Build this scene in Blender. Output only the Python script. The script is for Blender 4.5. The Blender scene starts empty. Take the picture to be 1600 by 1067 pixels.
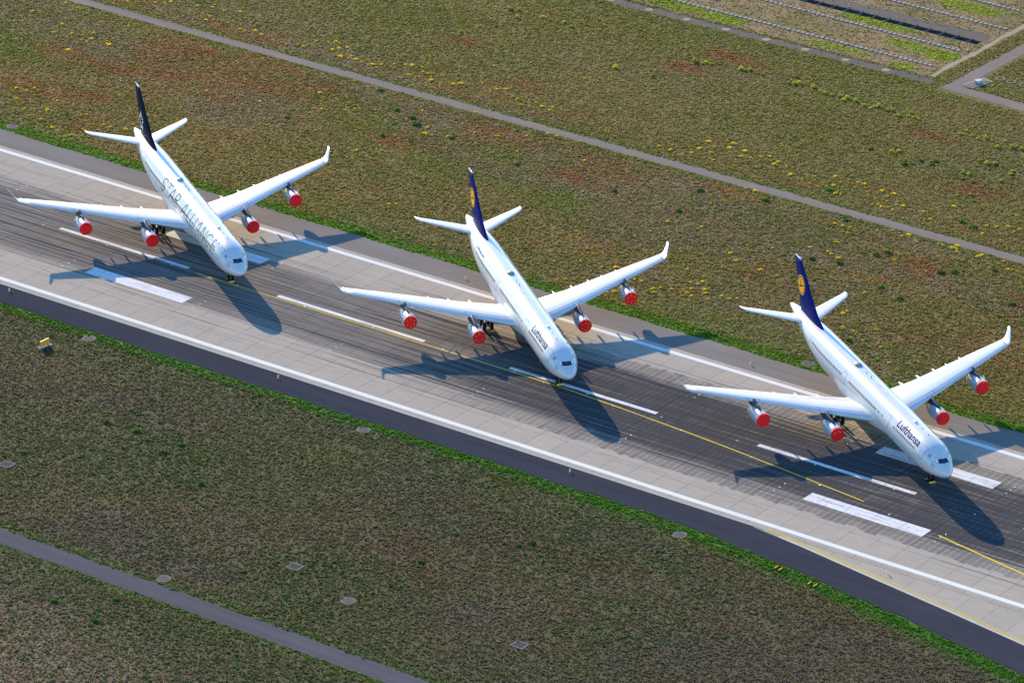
import bpy, bmesh, math, random
import numpy as np
from mathutils import Vector, Matrix

random.seed(7)
rng = np.random.default_rng(11)
S = bpy.context.scene
C = S.collection
PI = math.pi

# ------------------------------------------------------------------ camera
CAM_YAW, CAM_PITCH, CAM_ROLL = -0.626483922, 0.419649368, 0.010504505
CAM_POS = Vector((524.045152, -585.360900, 327.322281))
cy, sy, cp, sp = math.cos(CAM_YAW), math.sin(CAM_YAW), math.cos(CAM_PITCH), math.sin(CAM_PITCH)
fwd = Vector((sy * cp, cy * cp, -sp))
rgt = Vector((cy, -sy, 0))
upv = rgt.cross(fwd)
r2 = math.cos(CAM_ROLL) * rgt + math.sin(CAM_ROLL) * upv
u2 = -math.sin(CAM_ROLL) * rgt + math.cos(CAM_ROLL) * upv
cam_data = bpy.data.cameras.new('camera')
cam = bpy.data.objects.new('camera', cam_data)
C.objects.link(cam)
cam.matrix_world = Matrix(((r2.x, u2.x, -fwd.x, CAM_POS.x), (r2.y, u2.y, -fwd.y, CAM_POS.y),
                           (r2.z, u2.z, -fwd.z, CAM_POS.z), (0, 0, 0, 1)))
cam_data.sensor_width = 36.0
cam_data.lens = 7371.7159 / 1600 * 36.0
cam_data.clip_start = 20.0
cam_data.clip_end = 20000.0
S.camera = cam

# ------------------------------------------------------------------ sky, sun, exposure
SUN_TRAVEL = Vector((2.80, -1.78, -1.0)).normalized()
SUN_EL = math.asin(-SUN_TRAVEL.z)
SUN_AZ = math.atan2(-SUN_TRAVEL.x, -SUN_TRAVEL.y)      # clockwise from +Y
world = bpy.data.worlds.new('World')
S.world = world
world.use_nodes = True
wn = world.node_tree
wn.nodes.clear()
w_out = wn.nodes.new('ShaderNodeOutputWorld')
w_bg = wn.nodes.new('ShaderNodeBackground')
w_sky = wn.nodes.new('ShaderNodeTexSky')
w_sky.sky_type = 'NISHITA'
w_sky.sun_disc = False
w_sky.sun_elevation = SUN_EL
w_sky.sun_rotation = SUN_AZ
w_sky.altitude = 100
w_sky.air_density = 1.25
w_sky.dust_density = 0.1
w_sky.ozone_density = 4.0
w_bg.inputs['Strength'].default_value = 0.15
w_hs = wn.nodes.new('ShaderNodeHueSaturation')
w_hs.inputs['Saturation'].default_value = 1.18
w_hs.inputs['Hue'].default_value = 0.507
wn.links.new(w_sky.outputs[0], w_hs.inputs['Color'])
wn.links.new(w_hs.outputs[0], w_bg.inputs[0])
wn.links.new(w_bg.outputs[0], w_out.inputs[0])

sun_data = bpy.data.lights.new('sun', 'SUN')
sun_data.energy = 4.2
sun_data.angle = math.radians(0.5)
sun_data.color = (1.0, 0.81, 0.55)
sun = bpy.data.objects.new('sun', sun_data)
C.objects.link(sun)
sun.rotation_euler = SUN_TRAVEL.to_track_quat('-Z', 'Y').to_euler()

S.view_settings.view_transform = 'Standard'
S.view_settings.look = 'None'
S.view_settings.exposure = 1.46
S.view_settings.gamma = 1.0
S.view_settings.use_curve_mapping = False

# ------------------------------------------------------------------ helpers
def tag(o, label=None, cat=None, group=None, kind=None):
    if label: o['label'] = label
    if cat: o['category'] = cat
    if group: o['group'] = group
    if kind: o['kind'] = kind
    return o

def link(name, me, parent=None, mats=None):
    o = bpy.data.objects.new(name, me)
    C.objects.link(o)
    if parent is not None:
        o.parent = parent
    return o

def empty(name, loc, rz=0.0):
    o = bpy.data.objects.new(name, None)
    C.objects.link(o)
    o.location = loc
    o.rotation_euler = (0, 0, rz)
    o.empty_display_size = 1.0
    return o

def copy_tree(o, parent=None):
    c = o.copy()
    C.objects.link(c)
    if parent is not None:
        c.parent = parent
    for ch in list(o.children):
        copy_tree(ch, c)
    return c

def mesh(name, verts, faces, mats, smooth=False, mi=None, recalc=False):
    me = bpy.data.meshes.new(name)
    me.from_pydata([tuple(v) for v in verts], [], faces)
    if not isinstance(mats, (list, tuple)):
        mats = [mats]
    for m in mats:
        me.materials.append(m)
    if mi is not None:
        me.polygons.foreach_set('material_index', mi)
    if recalc:
        bm = bmesh.new(); bm.from_mesh(me)
        bmesh.ops.recalc_face_normals(bm, faces=bm.faces)
        bm.to_mesh(me); bm.free()
    me.polygons.foreach_set('use_smooth', [smooth] * len(me.polygons))
    me.update()
    return me

class MB:
    """collects closed shapes into one mesh"""
    def __init__(self): self.v, self.f, self.m = [], [], []
    def add(self, v, f, m=0):
        n = len(self.v)
        self.v += [tuple(p) for p in v]
        self.f += [tuple(i + n for i in q) for q in f]
        self.m += [m] * len(f)
        return self
    def box(self, x0, x1, y0, y1, z0, z1, m=0):
        v = [(x0, y0, z0), (x1, y0, z0), (x1, y1, z0), (x0, y1, z0), (x0, y0, z1), (x1, y0, z1), (x1, y1, z1), (x0, y1, z1)]
        return self.add(v, [(3, 2, 1, 0), (4, 5, 6, 7), (0, 1, 5, 4), (1, 2, 6, 5), (2, 3, 7, 6), (3, 0, 4, 7)], m)
    def lathe(self, prof, n, o, ax='z', m=0, cap=True):
        """prof: (r, t) list along axis"""
        v, f = [], []
        for r, t in prof:
            for k in range(n):
                a = 2 * PI * k / n
                c, s = r * math.cos(a), r * math.sin(a)
                p = {'z': (c, s, t), 'x': (t, c, s), 'y': (s, t, c)}[ax]
                v.append((o[0] + p[0], o[1] + p[1], o[2] + p[2]))
        for i in range(len(prof) - 1):
            for k in range(n):
                f.append((i * n + k, i * n + (k + 1) % n, (i + 1) * n + (k + 1) % n, (i + 1) * n + k))
        if cap:
            f.append(tuple(reversed(range(n))))
            f.append(tuple((len(prof) - 1) * n + k for k in range(n)))
        return self.add(v, f, m)
    def bar(self, a, b, r, n=8, m=0, r2_=None):
        a, b = Vector(a), Vector(b)
        d = (b - a).normalized()
        u = d.orthogonal().normalized(); w = d.cross(u)
        rb = r if r2_ is None else r2_
        v, f = [], []
        for p, rr in ((a, r), (b, rb)):
            for k in range(n):
                t = 2 * PI * k / n
                v.append(p + u * rr * math.cos(t) + w * rr * math.sin(t))
        for k in range(n):
            f.append((k, (k + 1) % n, n + (k + 1) % n, n + k))
        f.append(tuple(reversed(range(n)))); f.append(tuple(range(n, 2 * n)))
        return self.add(v, f, m)
    def loft(self, rings, m=0, cap0=True, cap1=True, closed=True):
        n = len(rings[0]); v = []; f = []
        for r in rings: v += list(r)
        for i in range(len(rings) - 1):
            for k in range(n if closed else n - 1):
                f.append((i * n + k, i * n + (k + 1) % n, (i + 1) * n + (k + 1) % n, (i + 1) * n + k))
        if cap0: f.append(tuple(reversed(range(n))))
        if cap1: f.append(tuple((len(rings) - 1) * n + k for k in range(n)))
        return self.add(v, f, m)
    def mesh(self, name, mats, smooth=False, recalc=True):
        return mesh(name, self.v, self.f, mats, smooth, self.m, recalc)

def interp(x, tab, col):
    return float(np.interp(x, [t[0] for t in tab], [t[col] for t in tab]))

# ------------------------------------------------------------------ materials
def new_mat(name):
    m = bpy.data.materials.new(name)
    m.use_nodes = True
    nt = m.node_tree
    b = nt.nodes['Principled BSDF']
    return m, nt, b

def N(nt, typ, **kw):
    n = nt.nodes.new(typ)
    for k, v in kw.items():
        if k.startswith('i_'):
            n.inputs[int(k[2:])].default_value = v
        else:
            setattr(n, k, v)
    return n

def math_n(nt, op, a, b=None, c=None, clamp=False):
    n = nt.nodes.new('ShaderNodeMath'); n.operation = op; n.use_clamp = clamp
    for i, x in enumerate((a, b, c)):
        if x is None: continue
        if isinstance(x, (int, float)): n.inputs[i].default_value = x
        else: nt.links.new(x, n.inputs[i])
    return n.outputs[0]

def mix_c(nt, fac, a, b, blend='MIX'):
    n = nt.nodes.new('ShaderNodeMix'); n.data_type = 'RGBA'; n.blend_type = blend
    for i, x in ((0, fac), (6, a), (7, b)):
        if isinstance(x, (int, float)): n.inputs[i].default_value = x
        elif isinstance(x, tuple): n.inputs[i].default_value = (*x, 1.0) if len(x) == 3 else x
        else: nt.links.new(x, n.inputs[i])
    return n.outputs[2]

def ramp(nt, v, lo, hi):
    n = nt.nodes.new('ShaderNodeMapRange'); n.clamp = True
    nt.links.new(v, n.inputs[0])
    n.inputs[1].default_value = lo; n.inputs[2].default_value = hi
    return n.outputs[0]

def pos_scaled(nt, sx, sy_, sz=1.0, src='pos', off=(0, 0, 0)):
    if src == 'pos':
        g = nt.nodes.new('ShaderNodeNewGeometry').outputs['Position']
    else:
        g = nt.nodes.new('ShaderNodeTexCoord').outputs['Object']
    mp = nt.nodes.new('ShaderNodeMapping')
    nt.links.new(g, mp.inputs['Vector'])
    mp.inputs['Scale'].default_value = (sx, sy_, sz)
    mp.inputs['Location'].default_value = off
    return mp.outputs[0]

def noise(nt, vec, scale=1.0, detail=4.0, rough=0.55):
    n = nt.nodes.new('ShaderNodeTexNoise')
    n.inputs['Scale'].default_value = scale
    n.inputs['Detail'].default_value = detail
    n.inputs['Roughness'].default_value = rough
    if vec is not None: nt.links.new(vec, n.inputs['Vector'])
    return n.outputs['Fac']

def simple(name, col, rough=0.5, metal=0.0, coat=0.0, var=0.0, scale=3.0, spec=0.5):
    m, nt, b = new_mat(name)
    b.inputs['Roughness'].default_value = rough
    b.inputs['Metallic'].default_value = metal
    b.inputs['Coat Weight'].default_value = coat
    b.inputs['Coat Roughness'].default_value = 0.12
    b.inputs['Specular IOR Level'].default_value = spec
    if var > 0:
        f = noise(nt, pos_scaled(nt, 1, 1, 1, 'obj'), scale, 5)
        f = ramp(nt, f, 0.3, 0.7)
        lo = tuple(c * (1 - var) for c in col); hi = tuple(min(1, c * (1 + var)) for c in col)
        nt.links.new(mix_c(nt, f, lo, hi), b.inputs['Base Color'])
    else:
        b.inputs['Base Color'].default_value = (*col, 1)
    return m

def rubber_factor(nt):
    """0..1 amount of tyre rubber on the runway at a world position"""
    g = nt.nodes.new('ShaderNodeNewGeometry').outputs['Position']
    sp_ = nt.nodes.new('ShaderNodeSeparateXYZ'); nt.links.new(g, sp_.inputs[0])
    x, y = sp_.outputs[0], sp_.outputs[1]
    # transverse brushed lanes about 1.15 m wide, each ending at its own place
    lane = math_n(nt, 'FLOOR', math_n(nt, 'DIVIDE', x, 1.15))
    wnz = nt.nodes.new('ShaderNodeTexWhiteNoise'); wnz.noise_dimensions = '1D'
    nt.links.new(lane, wnz.inputs['W'])
    rnd = wnz.outputs['Value']
    fr = math_n(nt, 'FRACT', math_n(nt, 'DIVIDE', x, 1.15))
    edge = math_n(nt, 'ABSOLUTE', math_n(nt, 'SUBTRACT', fr, 0.5))
    laneline = ramp(nt, edge, 0.30, 0.5)                       # 1 at lane borders
    ay = math_n(nt, 'ABSOLUTE', math_n(nt, 'ADD', y, 0.6))
    # long soft-edged smear all along
    n_long = noise(nt, pos_scaled(nt, 0.009, 0.9), 1.0, 6, 0.65)
    wide = math_n(nt, 'ADD', math_n(nt, 'MULTIPLY', n_long, 13.0), 5.6)
    core = ramp(nt, math_n(nt, 'SUBTRACT', wide, ay), -1.4, 2.6)
    # denser, toothed section of the touchdown zone
    dense_x = math_n(nt, 'MULTIPLY', ramp(nt, x, 76, 118), ramp(nt, x, 236, 197))
    half = math_n(nt, 'ADD', math_n(nt, 'MULTIPLY', rnd, 0.9), 15.2)
    tooth = ramp(nt, math_n(nt, 'SUBTRACT', half, ay), -0.05, 0.15)
    tooth_amt = math_n(nt, 'MULTIPLY', tooth, math_n(nt, 'ADD', math_n(nt, 'MULTIPLY', rnd, 0.12), 0.33))
    tooth_amt = math_n(nt, 'SUBTRACT', tooth_amt, math_n(nt, 'MULTIPLY', math_n(nt, 'MULTIPLY', laneline, tooth), 0.24))
    tooth_amt = math_n(nt, 'MULTIPLY', tooth_amt, dense_x)
    deep = ramp(nt, math_n(nt, 'SUBTRACT', math_n(nt, 'ADD', 10.3, math_n(nt, 'MULTIPLY', n_long, 6.5)), ay), -1.0, 3.0)
    deep = math_n(nt, 'MULTIPLY', deep, math_n(nt, 'MULTIPLY', dense_x, 0.45))
    # streaks along the runway
    st = noise(nt, pos_scaled(nt, 0.022, 1.5), 1.0, 6, 0.65)
    st2 = noise(nt, pos_scaled(nt, 0.05, 5.0), 1.0, 4, 0.6)
    streak = math_n(nt, 'ADD', math_n(nt, 'MULTIPLY', ramp(nt, st, 0.30, 0.72), 0.7), math_n(nt, 'MULTIPLY', ramp(nt, st2, 0.3, 0.75), 0.45))
    base = math_n(nt, 'MULTIPLY', core, math_n(nt, 'ADD', 0.56, math_n(nt, 'MULTIPLY', streak, 0.45)))
    tooth_amt = math_n(nt, 'MULTIPLY', tooth_amt, math_n(nt, 'ADD', 1.15, math_n(nt, 'MULTIPLY', streak, 0.45)))
    tot = math_n(nt, 'ADD', base, math_n(nt, 'ADD', math_n(nt, 'MULTIPLY', tooth_amt, 0.4), math_n(nt, 'MULTIPLY', deep, math_n(nt, 'ADD', 0.45, streak))))
    lane_in = math_n(nt, 'MULTIPLY', math_n(nt, 'MULTIPLY', laneline, dense_x), math_n(nt, 'MULTIPLY', core, 0.04))
    tot = math_n(nt, 'SUBTRACT', tot, lane_in)
    lane_n = noise(nt, pos_scaled(nt, 0.5, 0.35), 1.0, 3)
    tot = math_n(nt, 'SUBTRACT', tot, math_n(nt, 'MULTIPLY', math_n(nt, 'MULTIPLY', math_n(nt, 'ADD', math_n(nt, 'MULTIPLY', laneline, 0.08), math_n(nt, 'MULTIPLY', rnd, 0.26)), ramp(nt, lane_n, 0.3, 0.6)), dense_x))
    # separate black skid lines
    sk = noise(nt, pos_scaled(nt, 0.016, 2.1, 1, 'pos', (3.1, 7.7, 0)), 1.0, 3, 0.55)
    band = ramp(nt, math_n(nt, 'SUBTRACT', 19.5, ay), 0.0, 3.0)
    brk = ramp(nt, noise(nt, pos_scaled(nt, 0.03, 0.5, 1, 'pos', (9.0, 2.0, 0)), 1.0, 2), 0.42, 0.52)
    skid = math_n(nt, 'MULTIPLY', math_n(nt, 'MULTIPLY', ramp(nt, sk, 0.56, 0.60), band), brk)
    tot = math_n(nt, 'ADD', tot, math_n(nt, 'MULTIPLY', skid, 0.62))
    fine = math_n(nt, 'ADD', math_n(nt, 'MULTIPLY', ramp(nt, st2, 0.32, 0.70), 0.34), math_n(nt, 'MULTIPLY', ramp(nt, noise(nt, pos_scaled(nt, 0.03, 2.2, 1, 'pos', (5.0, 1.0, 0)), 1.0, 5, 0.65), 0.34, 0.66), 0.42))
    tot = math_n(nt, 'MULTIPLY', tot, math_n(nt, 'ADD', 0.40, math_n(nt, 'MULTIPLY', fine, 1.15)))
    tot = math_n(nt, 'MAXIMUM', tot, tooth_amt)
    tot = math_n(nt, 'MAXIMUM', tot, math_n(nt, 'MULTIPLY', skid, math_n(nt, 'ADD', 0.45, math_n(nt, 'MULTIPLY', streak, 0.5))))
    return math_n(nt, 'MINIMUM', math_n(nt, 'MAXIMUM', tot, 0.0), 1.0)

def concrete_mat():
    m, nt, b = new_mat('runway concrete')
    f = noise(nt, pos_scaled(nt, 0.35, 0.9), 1.0, 6, 0.6)
    fine = noise(nt, pos_scaled(nt, 6, 1.2), 1.0, 4, 0.6)
    col = mix_c(nt, ramp(nt, f, 0.25, 0.75), (0.345, 0.294, 0.236), (0.405, 0.350, 0.285))
    col = mix_c(nt, math_n(nt, 'MULTIPLY', ramp(nt, fine, 0.4, 0.75), 0.22), col, (0.19, 0.172, 0.155))
    rnd = nt.nodes.new('ShaderNodeObjectInfo').outputs['Random']
    col = mix_c(nt, math_n(nt, 'MULTIPLY', rnd, 0.16), col, (0.21, 0.192, 0.172))
    rub = rubber_factor(nt)
    col = mix_c(nt, math_n(nt, 'MULTIPLY', rub, 0.96), col, (0.048, 0.046, 0.050))
    nt.links.new(col, b.inputs['Base Color'])
    b.inputs['Roughness'].default_value = 0.9
    b.inputs['Specular IOR Level'].default_value = 0.0
    bp = nt.nodes.new('ShaderNodeBump'); bp.inputs['Strength'].default_value = 0.25; bp.inputs['Distance'].default_value = 0.02
    nt.links.new(fine, bp.inputs['Height']); nt.links.new(bp.outputs[0], b.inputs['Normal'])
    return m

def paint_mat(name, colr, worn=0.5):
    """painted marking, worn, with rubber smeared over it"""
    m, nt, b = new_mat(name)
    rub = rubber_factor(nt)
    st = noise(nt, pos_scaled(nt, 0.12, 4.0), 1.0, 6, 0.7)
    sp2 = noise(nt, pos_scaled(nt, 1.6, 1.6), 1.0, 5, 0.65)
    w = math_n(nt, 'ADD', math_n(nt, 'MULTIPLY', ramp(nt, st, 0.48, 0.72), worn), math_n(nt, 'MULTIPLY', ramp(nt, sp2, 0.5, 0.8), worn * 0.5))
    g = nt.nodes.new('ShaderNodeNewGeometry').outputs['Position']
    sp_ = nt.nodes.new('ShaderNodeSeparateXYZ'); nt.links.new(g, sp_.inputs[0])
    # slab joints read through the paint
    fx = math_n(nt, 'FRACT', math_n(nt, 'DIVIDE', math_n(nt, 'ADD', sp_.outputs[0], 500.62), 5.0))
    jx = ramp(nt, math_n(nt, 'ABSOLUTE', math_n(nt, 'SUBTRACT', fx, 0.5)), 0.488, 0.496)
    w = math_n(nt, 'ADD', w, math_n(nt, 'MULTIPLY', jx, 0.5))
    w = math_n(nt, 'MULTIPLY', w, math_n(nt, 'ADD', 0.25, rub), clamp=True)
    col = mix_c(nt, w, colr, (0.10, 0.093, 0.090))
    nt.links.new(col, b.inputs['Base Color'])
    b.inputs['Roughness'].default_value = 0.8
    b.inputs['Specular IOR Level'].default_value = 0.0
    return m

def asphalt_mat(name, c0, c1, along=0.02, rough=0.9, spec=0.0):
    m, nt, b = new_mat(name)
    a = noise(nt, pos_scaled(nt, along, 0.8), 1.0, 5, 0.6)
    s = noise(nt, pos_scaled(nt, 3, 3), 1.0, 4, 0.7)
    p = noise(nt, pos_scaled(nt, 0.07, 0.11), 1.0, 4, 0.6)
    col = mix_c(nt, ramp(nt, a, 0.3, 0.7), c0, c1)
    col = mix_c(nt, math_n(nt, 'MULTIPLY', ramp(nt, s, 0.45, 0.8), 0.3), col, tuple(x * 0.6 for x in c0))
    col = mix_c(nt, math_n(nt, 'MULTIPLY', ramp(nt, p, 0.5, 0.8), 0.35), col, tuple(min(1, x * 1.35) for x in c1))
    nt.links.new(col, b.inputs['Base Color'])
    b.inputs['Roughness'].default_value = rough
    b.inputs['Specular IOR Level'].default_value = spec
    bp = nt.nodes.new('ShaderNodeBump'); bp.inputs['Strength'].default_value = 0.3; bp.inputs['Distance'].default_value = 0.02
    nt.links.new(s, bp.inputs['Height']); nt.links.new(bp.outputs[0], b.inputs['Normal'])
    return m

def ground_mat():
    m, nt, b = new_mat('dry meadow soil')
    at = nt.nodes.new('ShaderNodeAttribute'); at.attribute_name = 'tint'
    f = noise(nt, pos_scaled(nt, 1.1, 1.1), 1.0, 6, 0.7)
    f2 = noise(nt, pos_scaled(nt, 0.25, 0.4), 1.0, 4, 0.6)
    col = mix_c(nt, ramp(nt, f, 0.3, 0.72), (0.55, 0.55, 0.55), (1.45, 1.43, 1.38))
    f4 = noise(nt, pos_scaled(nt, 3.4, 3.4, 1, 'pos', (4, 9, 0)), 1.0, 2, 0.6)
    col = mix_c(nt, 1.0, mix_c(nt, ramp(nt, f4, 0.36, 0.66), (0.66, 0.66, 0.68), (1.34, 1.31, 1.22)), col, 'MULTIPLY')
    col = mix_c(nt, 1.0, at.outputs['Color'], col, 'MULTIPLY')
    col = mix_c(nt, math_n(nt, 'MULTIPLY', ramp(nt, f2, 0.5, 0.75), 0.2), col, (0.11, 0.090, 0.060))
    nt.links.new(col, b.inputs['Base Color'])
    b.inputs['Roughness'].default_value = 0.95
    b.inputs['Specular IOR Level'].default_value = 0.1
    f3 = noise(nt, pos_scaled(nt, 2.4, 2.4), 1.0, 3, 0.6)
    bp = nt.nodes.new('ShaderNodeBump'); bp.inputs['Strength'].default_value = 0.8; bp.inputs['Distance'].default_value = 0.12
    nt.links.new(f3, bp.inputs['Height']); nt.links.new(bp.outputs[0], b.inputs['Normal'])
    return m

def leaf_mat(name, col=None, attr=None, var=0.25, trans=0.5):
    m, nt, b = new_mat(name)
    if attr:
        at = nt.nodes.new('ShaderNodeAttribute'); at.attribute_name = attr; at.attribute_type = 'INSTANCER'
        c = at.outputs['Color']
    else:
        rnd = nt.nodes.new('ShaderNodeObjectInfo').outputs['Random']
        c = mix_c(nt, rnd, tuple(x * (1 - var) for x in col), tuple(x * (1 + var) for x in col))
    nt.links.new(c, b.inputs['Base Color'])
    b.inputs['Roughness'].default_value = 0.7
    b.inputs['Specular IOR Level'].default_value = 0.2
    tr = nt.nodes.new('ShaderNodeBsdfTranslucent')
    nt.links.new(c, tr.inputs['Color'])
    mx = nt.nodes.new('ShaderNodeMixShader'); mx.inputs[0].default_value = trans
    nt.links.new(b.outputs[0], mx.inputs[1]); nt.links.new(tr.outputs[0], mx.inputs[2])
    out = nt.nodes['Material Output']
    nt.links.new(mx.outputs[0], out.inputs['Surface'])
    return m

def fuselage_mat():
    m, nt, b = new_mat('white aircraft paint')
    tc = nt.nodes.new('ShaderNodeTexCoord').outputs['Object']
    sp_ = nt.nodes.new('ShaderNodeSeparateXYZ'); nt.links.new(tc, sp_.inputs[0])
    x = sp_.outputs[0]
    lines = None
    for x0 in (-2.6, -11.4, -17.2, -29.6, -35.4, -41.2, -46.5, -51.0):
        d = math_n(nt, 'ABSOLUTE', math_n(nt, 'SUBTRACT', x, x0))
        l = ramp(nt, d, 0.05, 0.02)
        lines = l if lines is None else math_n(nt, 'MAXIMUM', lines, l)
    f = noise(nt, pos_scaled(nt, 0.25, 0.5, 0.5, 'obj'), 1.0, 5, 0.6)
    col = mix_c(nt, ramp(nt, f, 0.35, 0.75), (0.58, 0.575, 0.57), (0.52, 0.52, 0.52))
    col = mix_c(nt, math_n(nt, 'MULTIPLY', lines, 0.6), col, (0.30, 0.31, 0.33))
    nt.links.new(col, b.inputs['Base Color'])
    b.inputs['Roughness'].default_value = 0.28
    b.inputs['Coat Weight'].default_value = 0.4
    b.inputs['Coat Roughness'].default_value = 0.12
    return m

M = {}
M['concrete'] = concrete_mat()
M['joint'] = simple('joint filler', (0.15, 0.135, 0.12), 0.9, var=0.3)
M['mark_white'] = paint_mat('white runway paint', (0.66, 0.65, 0.64), 0.9)
M['mark_yellow'] = paint_mat('yellow taxi paint', (0.72, 0.50, 0.03), 0.35)
M['scuff'] = asphalt_mat('pale scuffed concrete', (0.085, 0.078, 0.072), (0.16, 0.145, 0.13), 0.8)
M['mark_line'] = paint_mat('worn thin edge paint', (0.46, 0.42, 0.36), 0.9)
M['mark_yellow_worn'] = paint_mat('worn yellow edge paint', (0.55, 0.43, 0.10), 0.9)
M['asphalt_old'] = asphalt_mat('weathered grey asphalt', (0.178, 0.155, 0.138), (0.210, 0.185, 0.165))
M['asphalt_sky_tint'] = asphalt_mat('dark asphalt with sky reflection painted in', (0.036, 0.038, 0.050), (0.048, 0.050, 0.062))  # near shoulder: blue sky reflection and dimmer tone put into the base colour
M['path'] = asphalt_mat('service road asphalt', (0.190, 0.152, 0.130), (0.225, 0.182, 0.155))
M['path_dark'] = asphalt_mat('dark service road asphalt', (0.085, 0.080, 0.086), (0.108, 0.102, 0.108))
M['gravel'] = asphalt_mat('dark gravel', (0.070, 0.063, 0.060), (0.10, 0.09, 0.085), 0.3, 0.95, 0.1)
M['sand'] = asphalt_mat('bare sandy track', (0.24, 0.185, 0.125), (0.30, 0.235, 0.165), 0.3, 0.95, 0.1)
M['ground'] = ground_mat()
M['tuft'] = leaf_mat('meadow blades', attr='tint')
M['white'] = fuselage_mat()
M['wing_white'] = simple('white wing paint', (0.57, 0.565, 0.56), 0.32, coat=0.3, var=0.04, scale=0.6)
M['seam'] = simple('panel seam', (0.08, 0.085, 0.10), 0.8, spec=0.05)
M['door_seam'] = simple('door seam', (0.13, 0.14, 0.16), 0.8, spec=0.05)
M['navy'] = simple('navy tail paint', (0.003, 0.013, 0.120), 0.6, spec=0.05, var=0.05)
M['black_tail'] = simple('black tail paint', (0.003, 0.011, 0.030), 0.6, spec=0.04, var=0.05)
M['yellow_disc'] = simple('golden yellow emblem', (0.95, 0.42, 0.010), 0.4)
M['letter_navy'] = simple('navy lettering', (0.008, 0.010, 0.075), 0.7, spec=0.05)
M['letter_grey'] = simple('dark grey lettering', (0.028, 0.030, 0.036), 0.7, spec=0.05)
M['silver'] = simple('silver emblem', (0.62, 0.64, 0.66), 0.4)
M['glass'] = simple('dark cockpit glass', (0.012, 0.022, 0.045), 0.08, coat=0.5)
M['blind'] = simple('pale blinded glass', (0.68, 0.74, 0.70), 0.25)
M['window'] = simple('cabin window', (0.030, 0.031, 0.036), 0.5, spec=0.1)
M['window_shut'] = simple('shaded cabin window', (0.42, 0.43, 0.45), 0.3)
M['nacelle'] = simple('engine cowl paint', (0.38, 0.41, 0.45), 0.32, metal=0.15, coat=0.2, var=0.06)
M['lip'] = simple('bare metal lip', (0.75, 0.76, 0.78), 0.18, metal=0.9)
M['pylon'] = simple('pylon paint', (0.05, 0.055, 0.07), 0.5, spec=0.2)
M['nozzle'] = simple('exhaust metal', (0.22, 0.20, 0.19), 0.35, metal=0.9)
M['cover_red'] = simple('red cover fabric', (0.90, 0.016, 0.016), 0.85, var=0.10, scale=2.5, spec=0.2)
M['cover_mark'] = simple('yellow cover loops', (0.75, 0.42, 0.02), 0.6)
M['cover_dark'] = simple('dark cover handles', (0.20, 0.004, 0.01), 0.8)
M['tyre'] = simple('tyre rubber', (0.014, 0.014, 0.015), 0.85, spec=0.05)
M['hub'] = simple('wheel hub', (0.20, 0.21, 0.22), 0.5, metal=0.2)
M['gear'] = simple('gear leg metal', (0.10, 0.105, 0.115), 0.5, metal=0.2)
M['chock'] = simple('yellow chock', (0.80, 0.55, 0.02), 0.6)
M['radome'] = simple('grey antenna fairing', (0.30, 0.26, 0.22), 0.6, var=0.1, spec=0.2)
M['orange'] = simple('orange light body', (0.70, 0.30, 0.05), 0.5)
M['lamp_glass'] = simple('clear lamp glass', (0.75, 0.76, 0.72), 0.15)
M['pale_concrete'] = simple('pale concrete', (0.20, 0.185, 0.17), 0.9, spec=0.05, var=0.15)
M['rim_concrete'] = simple('manhole rim', (0.14, 0.12, 0.11), 0.9, spec=0.05, var=0.15)
M['iron'] = simple('cast iron cover', (0.085, 0.082, 0.085), 0.9, spec=0.05)
M['sign_yellow'] = simple('yellow sign face', (0.85, 0.33, 0.010), 0.5)
M['sign_grey'] = simple('pale sign housing', (0.48, 0.34, 0.12), 0.5)
M['pit_dark'] = simple('dark pit lining', (0.018, 0.019, 0.022), 0.7)
M['pit_white'] = simple('pale cabinet', (0.32, 0.35, 0.36), 0.7)
M['barrier'] = simple('grey barrier', (0.27, 0.25, 0.23), 0.9, spec=0.05, var=0.2, scale=1.2)
M['barrier_dark'] = simple('barrier joint', (0.10, 0.095, 0.09), 0.9, spec=0.05)
M['flower'] = leaf_mat('yellow blossom', (0.85, 0.66, 0.010), var=0.2)
M['flower_leaf'] = leaf_mat('blossom foliage', (0.10, 0.125, 0.02))
M['bush_green'] = leaf_mat('low green bush', (0.06, 0.16, 0.018), var=0.3)
M['bush_pale'] = leaf_mat('pale shrub leaves', (0.40, 0.42, 0.045), var=0.25)
M['twig'] = simple('twigs', (0.09, 0.065, 0.04), 0.9)
M['red'] = simple('red ribbon', (0.62, 0.02, 0.02), 0.7)

# ------------------------------------------------------------------ ground data (numpy value noise, world positions)
def vnoise(x, y, seed, sx, sy_):
    r = np.random.default_rng(seed)
    T = r.random((256, 256))
    u, v = np.asarray(x) / sx + 1000.37, np.asarray(y) / sy_ + 1000.11
    i, j = np.floor(u).astype(int), np.floor(v).astype(int)
    fu, fv = u - i, v - j
    fu = fu * fu * (3 - 2 * fu); fv = fv * fv * (3 - 2 * fv)
    g = lambda a, b: T[a % 256, b % 256]
    return (g(i, j) * (1 - fu) + g(i + 1, j) * fu) * (1 - fv) + (g(i, j + 1) * (1 - fu) + g(i + 1, j + 1) * fu) * fv

def fbm(x, y, seed, sx, sy_, octv=4, gain=0.55):
    s, a, t = 0, 1, 0
    for k in range(octv):
        s = s + a * vnoise(x, y, seed + k * 17, sx / 2 ** k, sy_ / 2 ** k); t += a; a *= gain
    return s / t

def sstep(x, lo, hi):
    t = np.clip((x - lo) / (hi - lo), 0, 1)
    return t * t * (3 - 2 * t)

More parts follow.
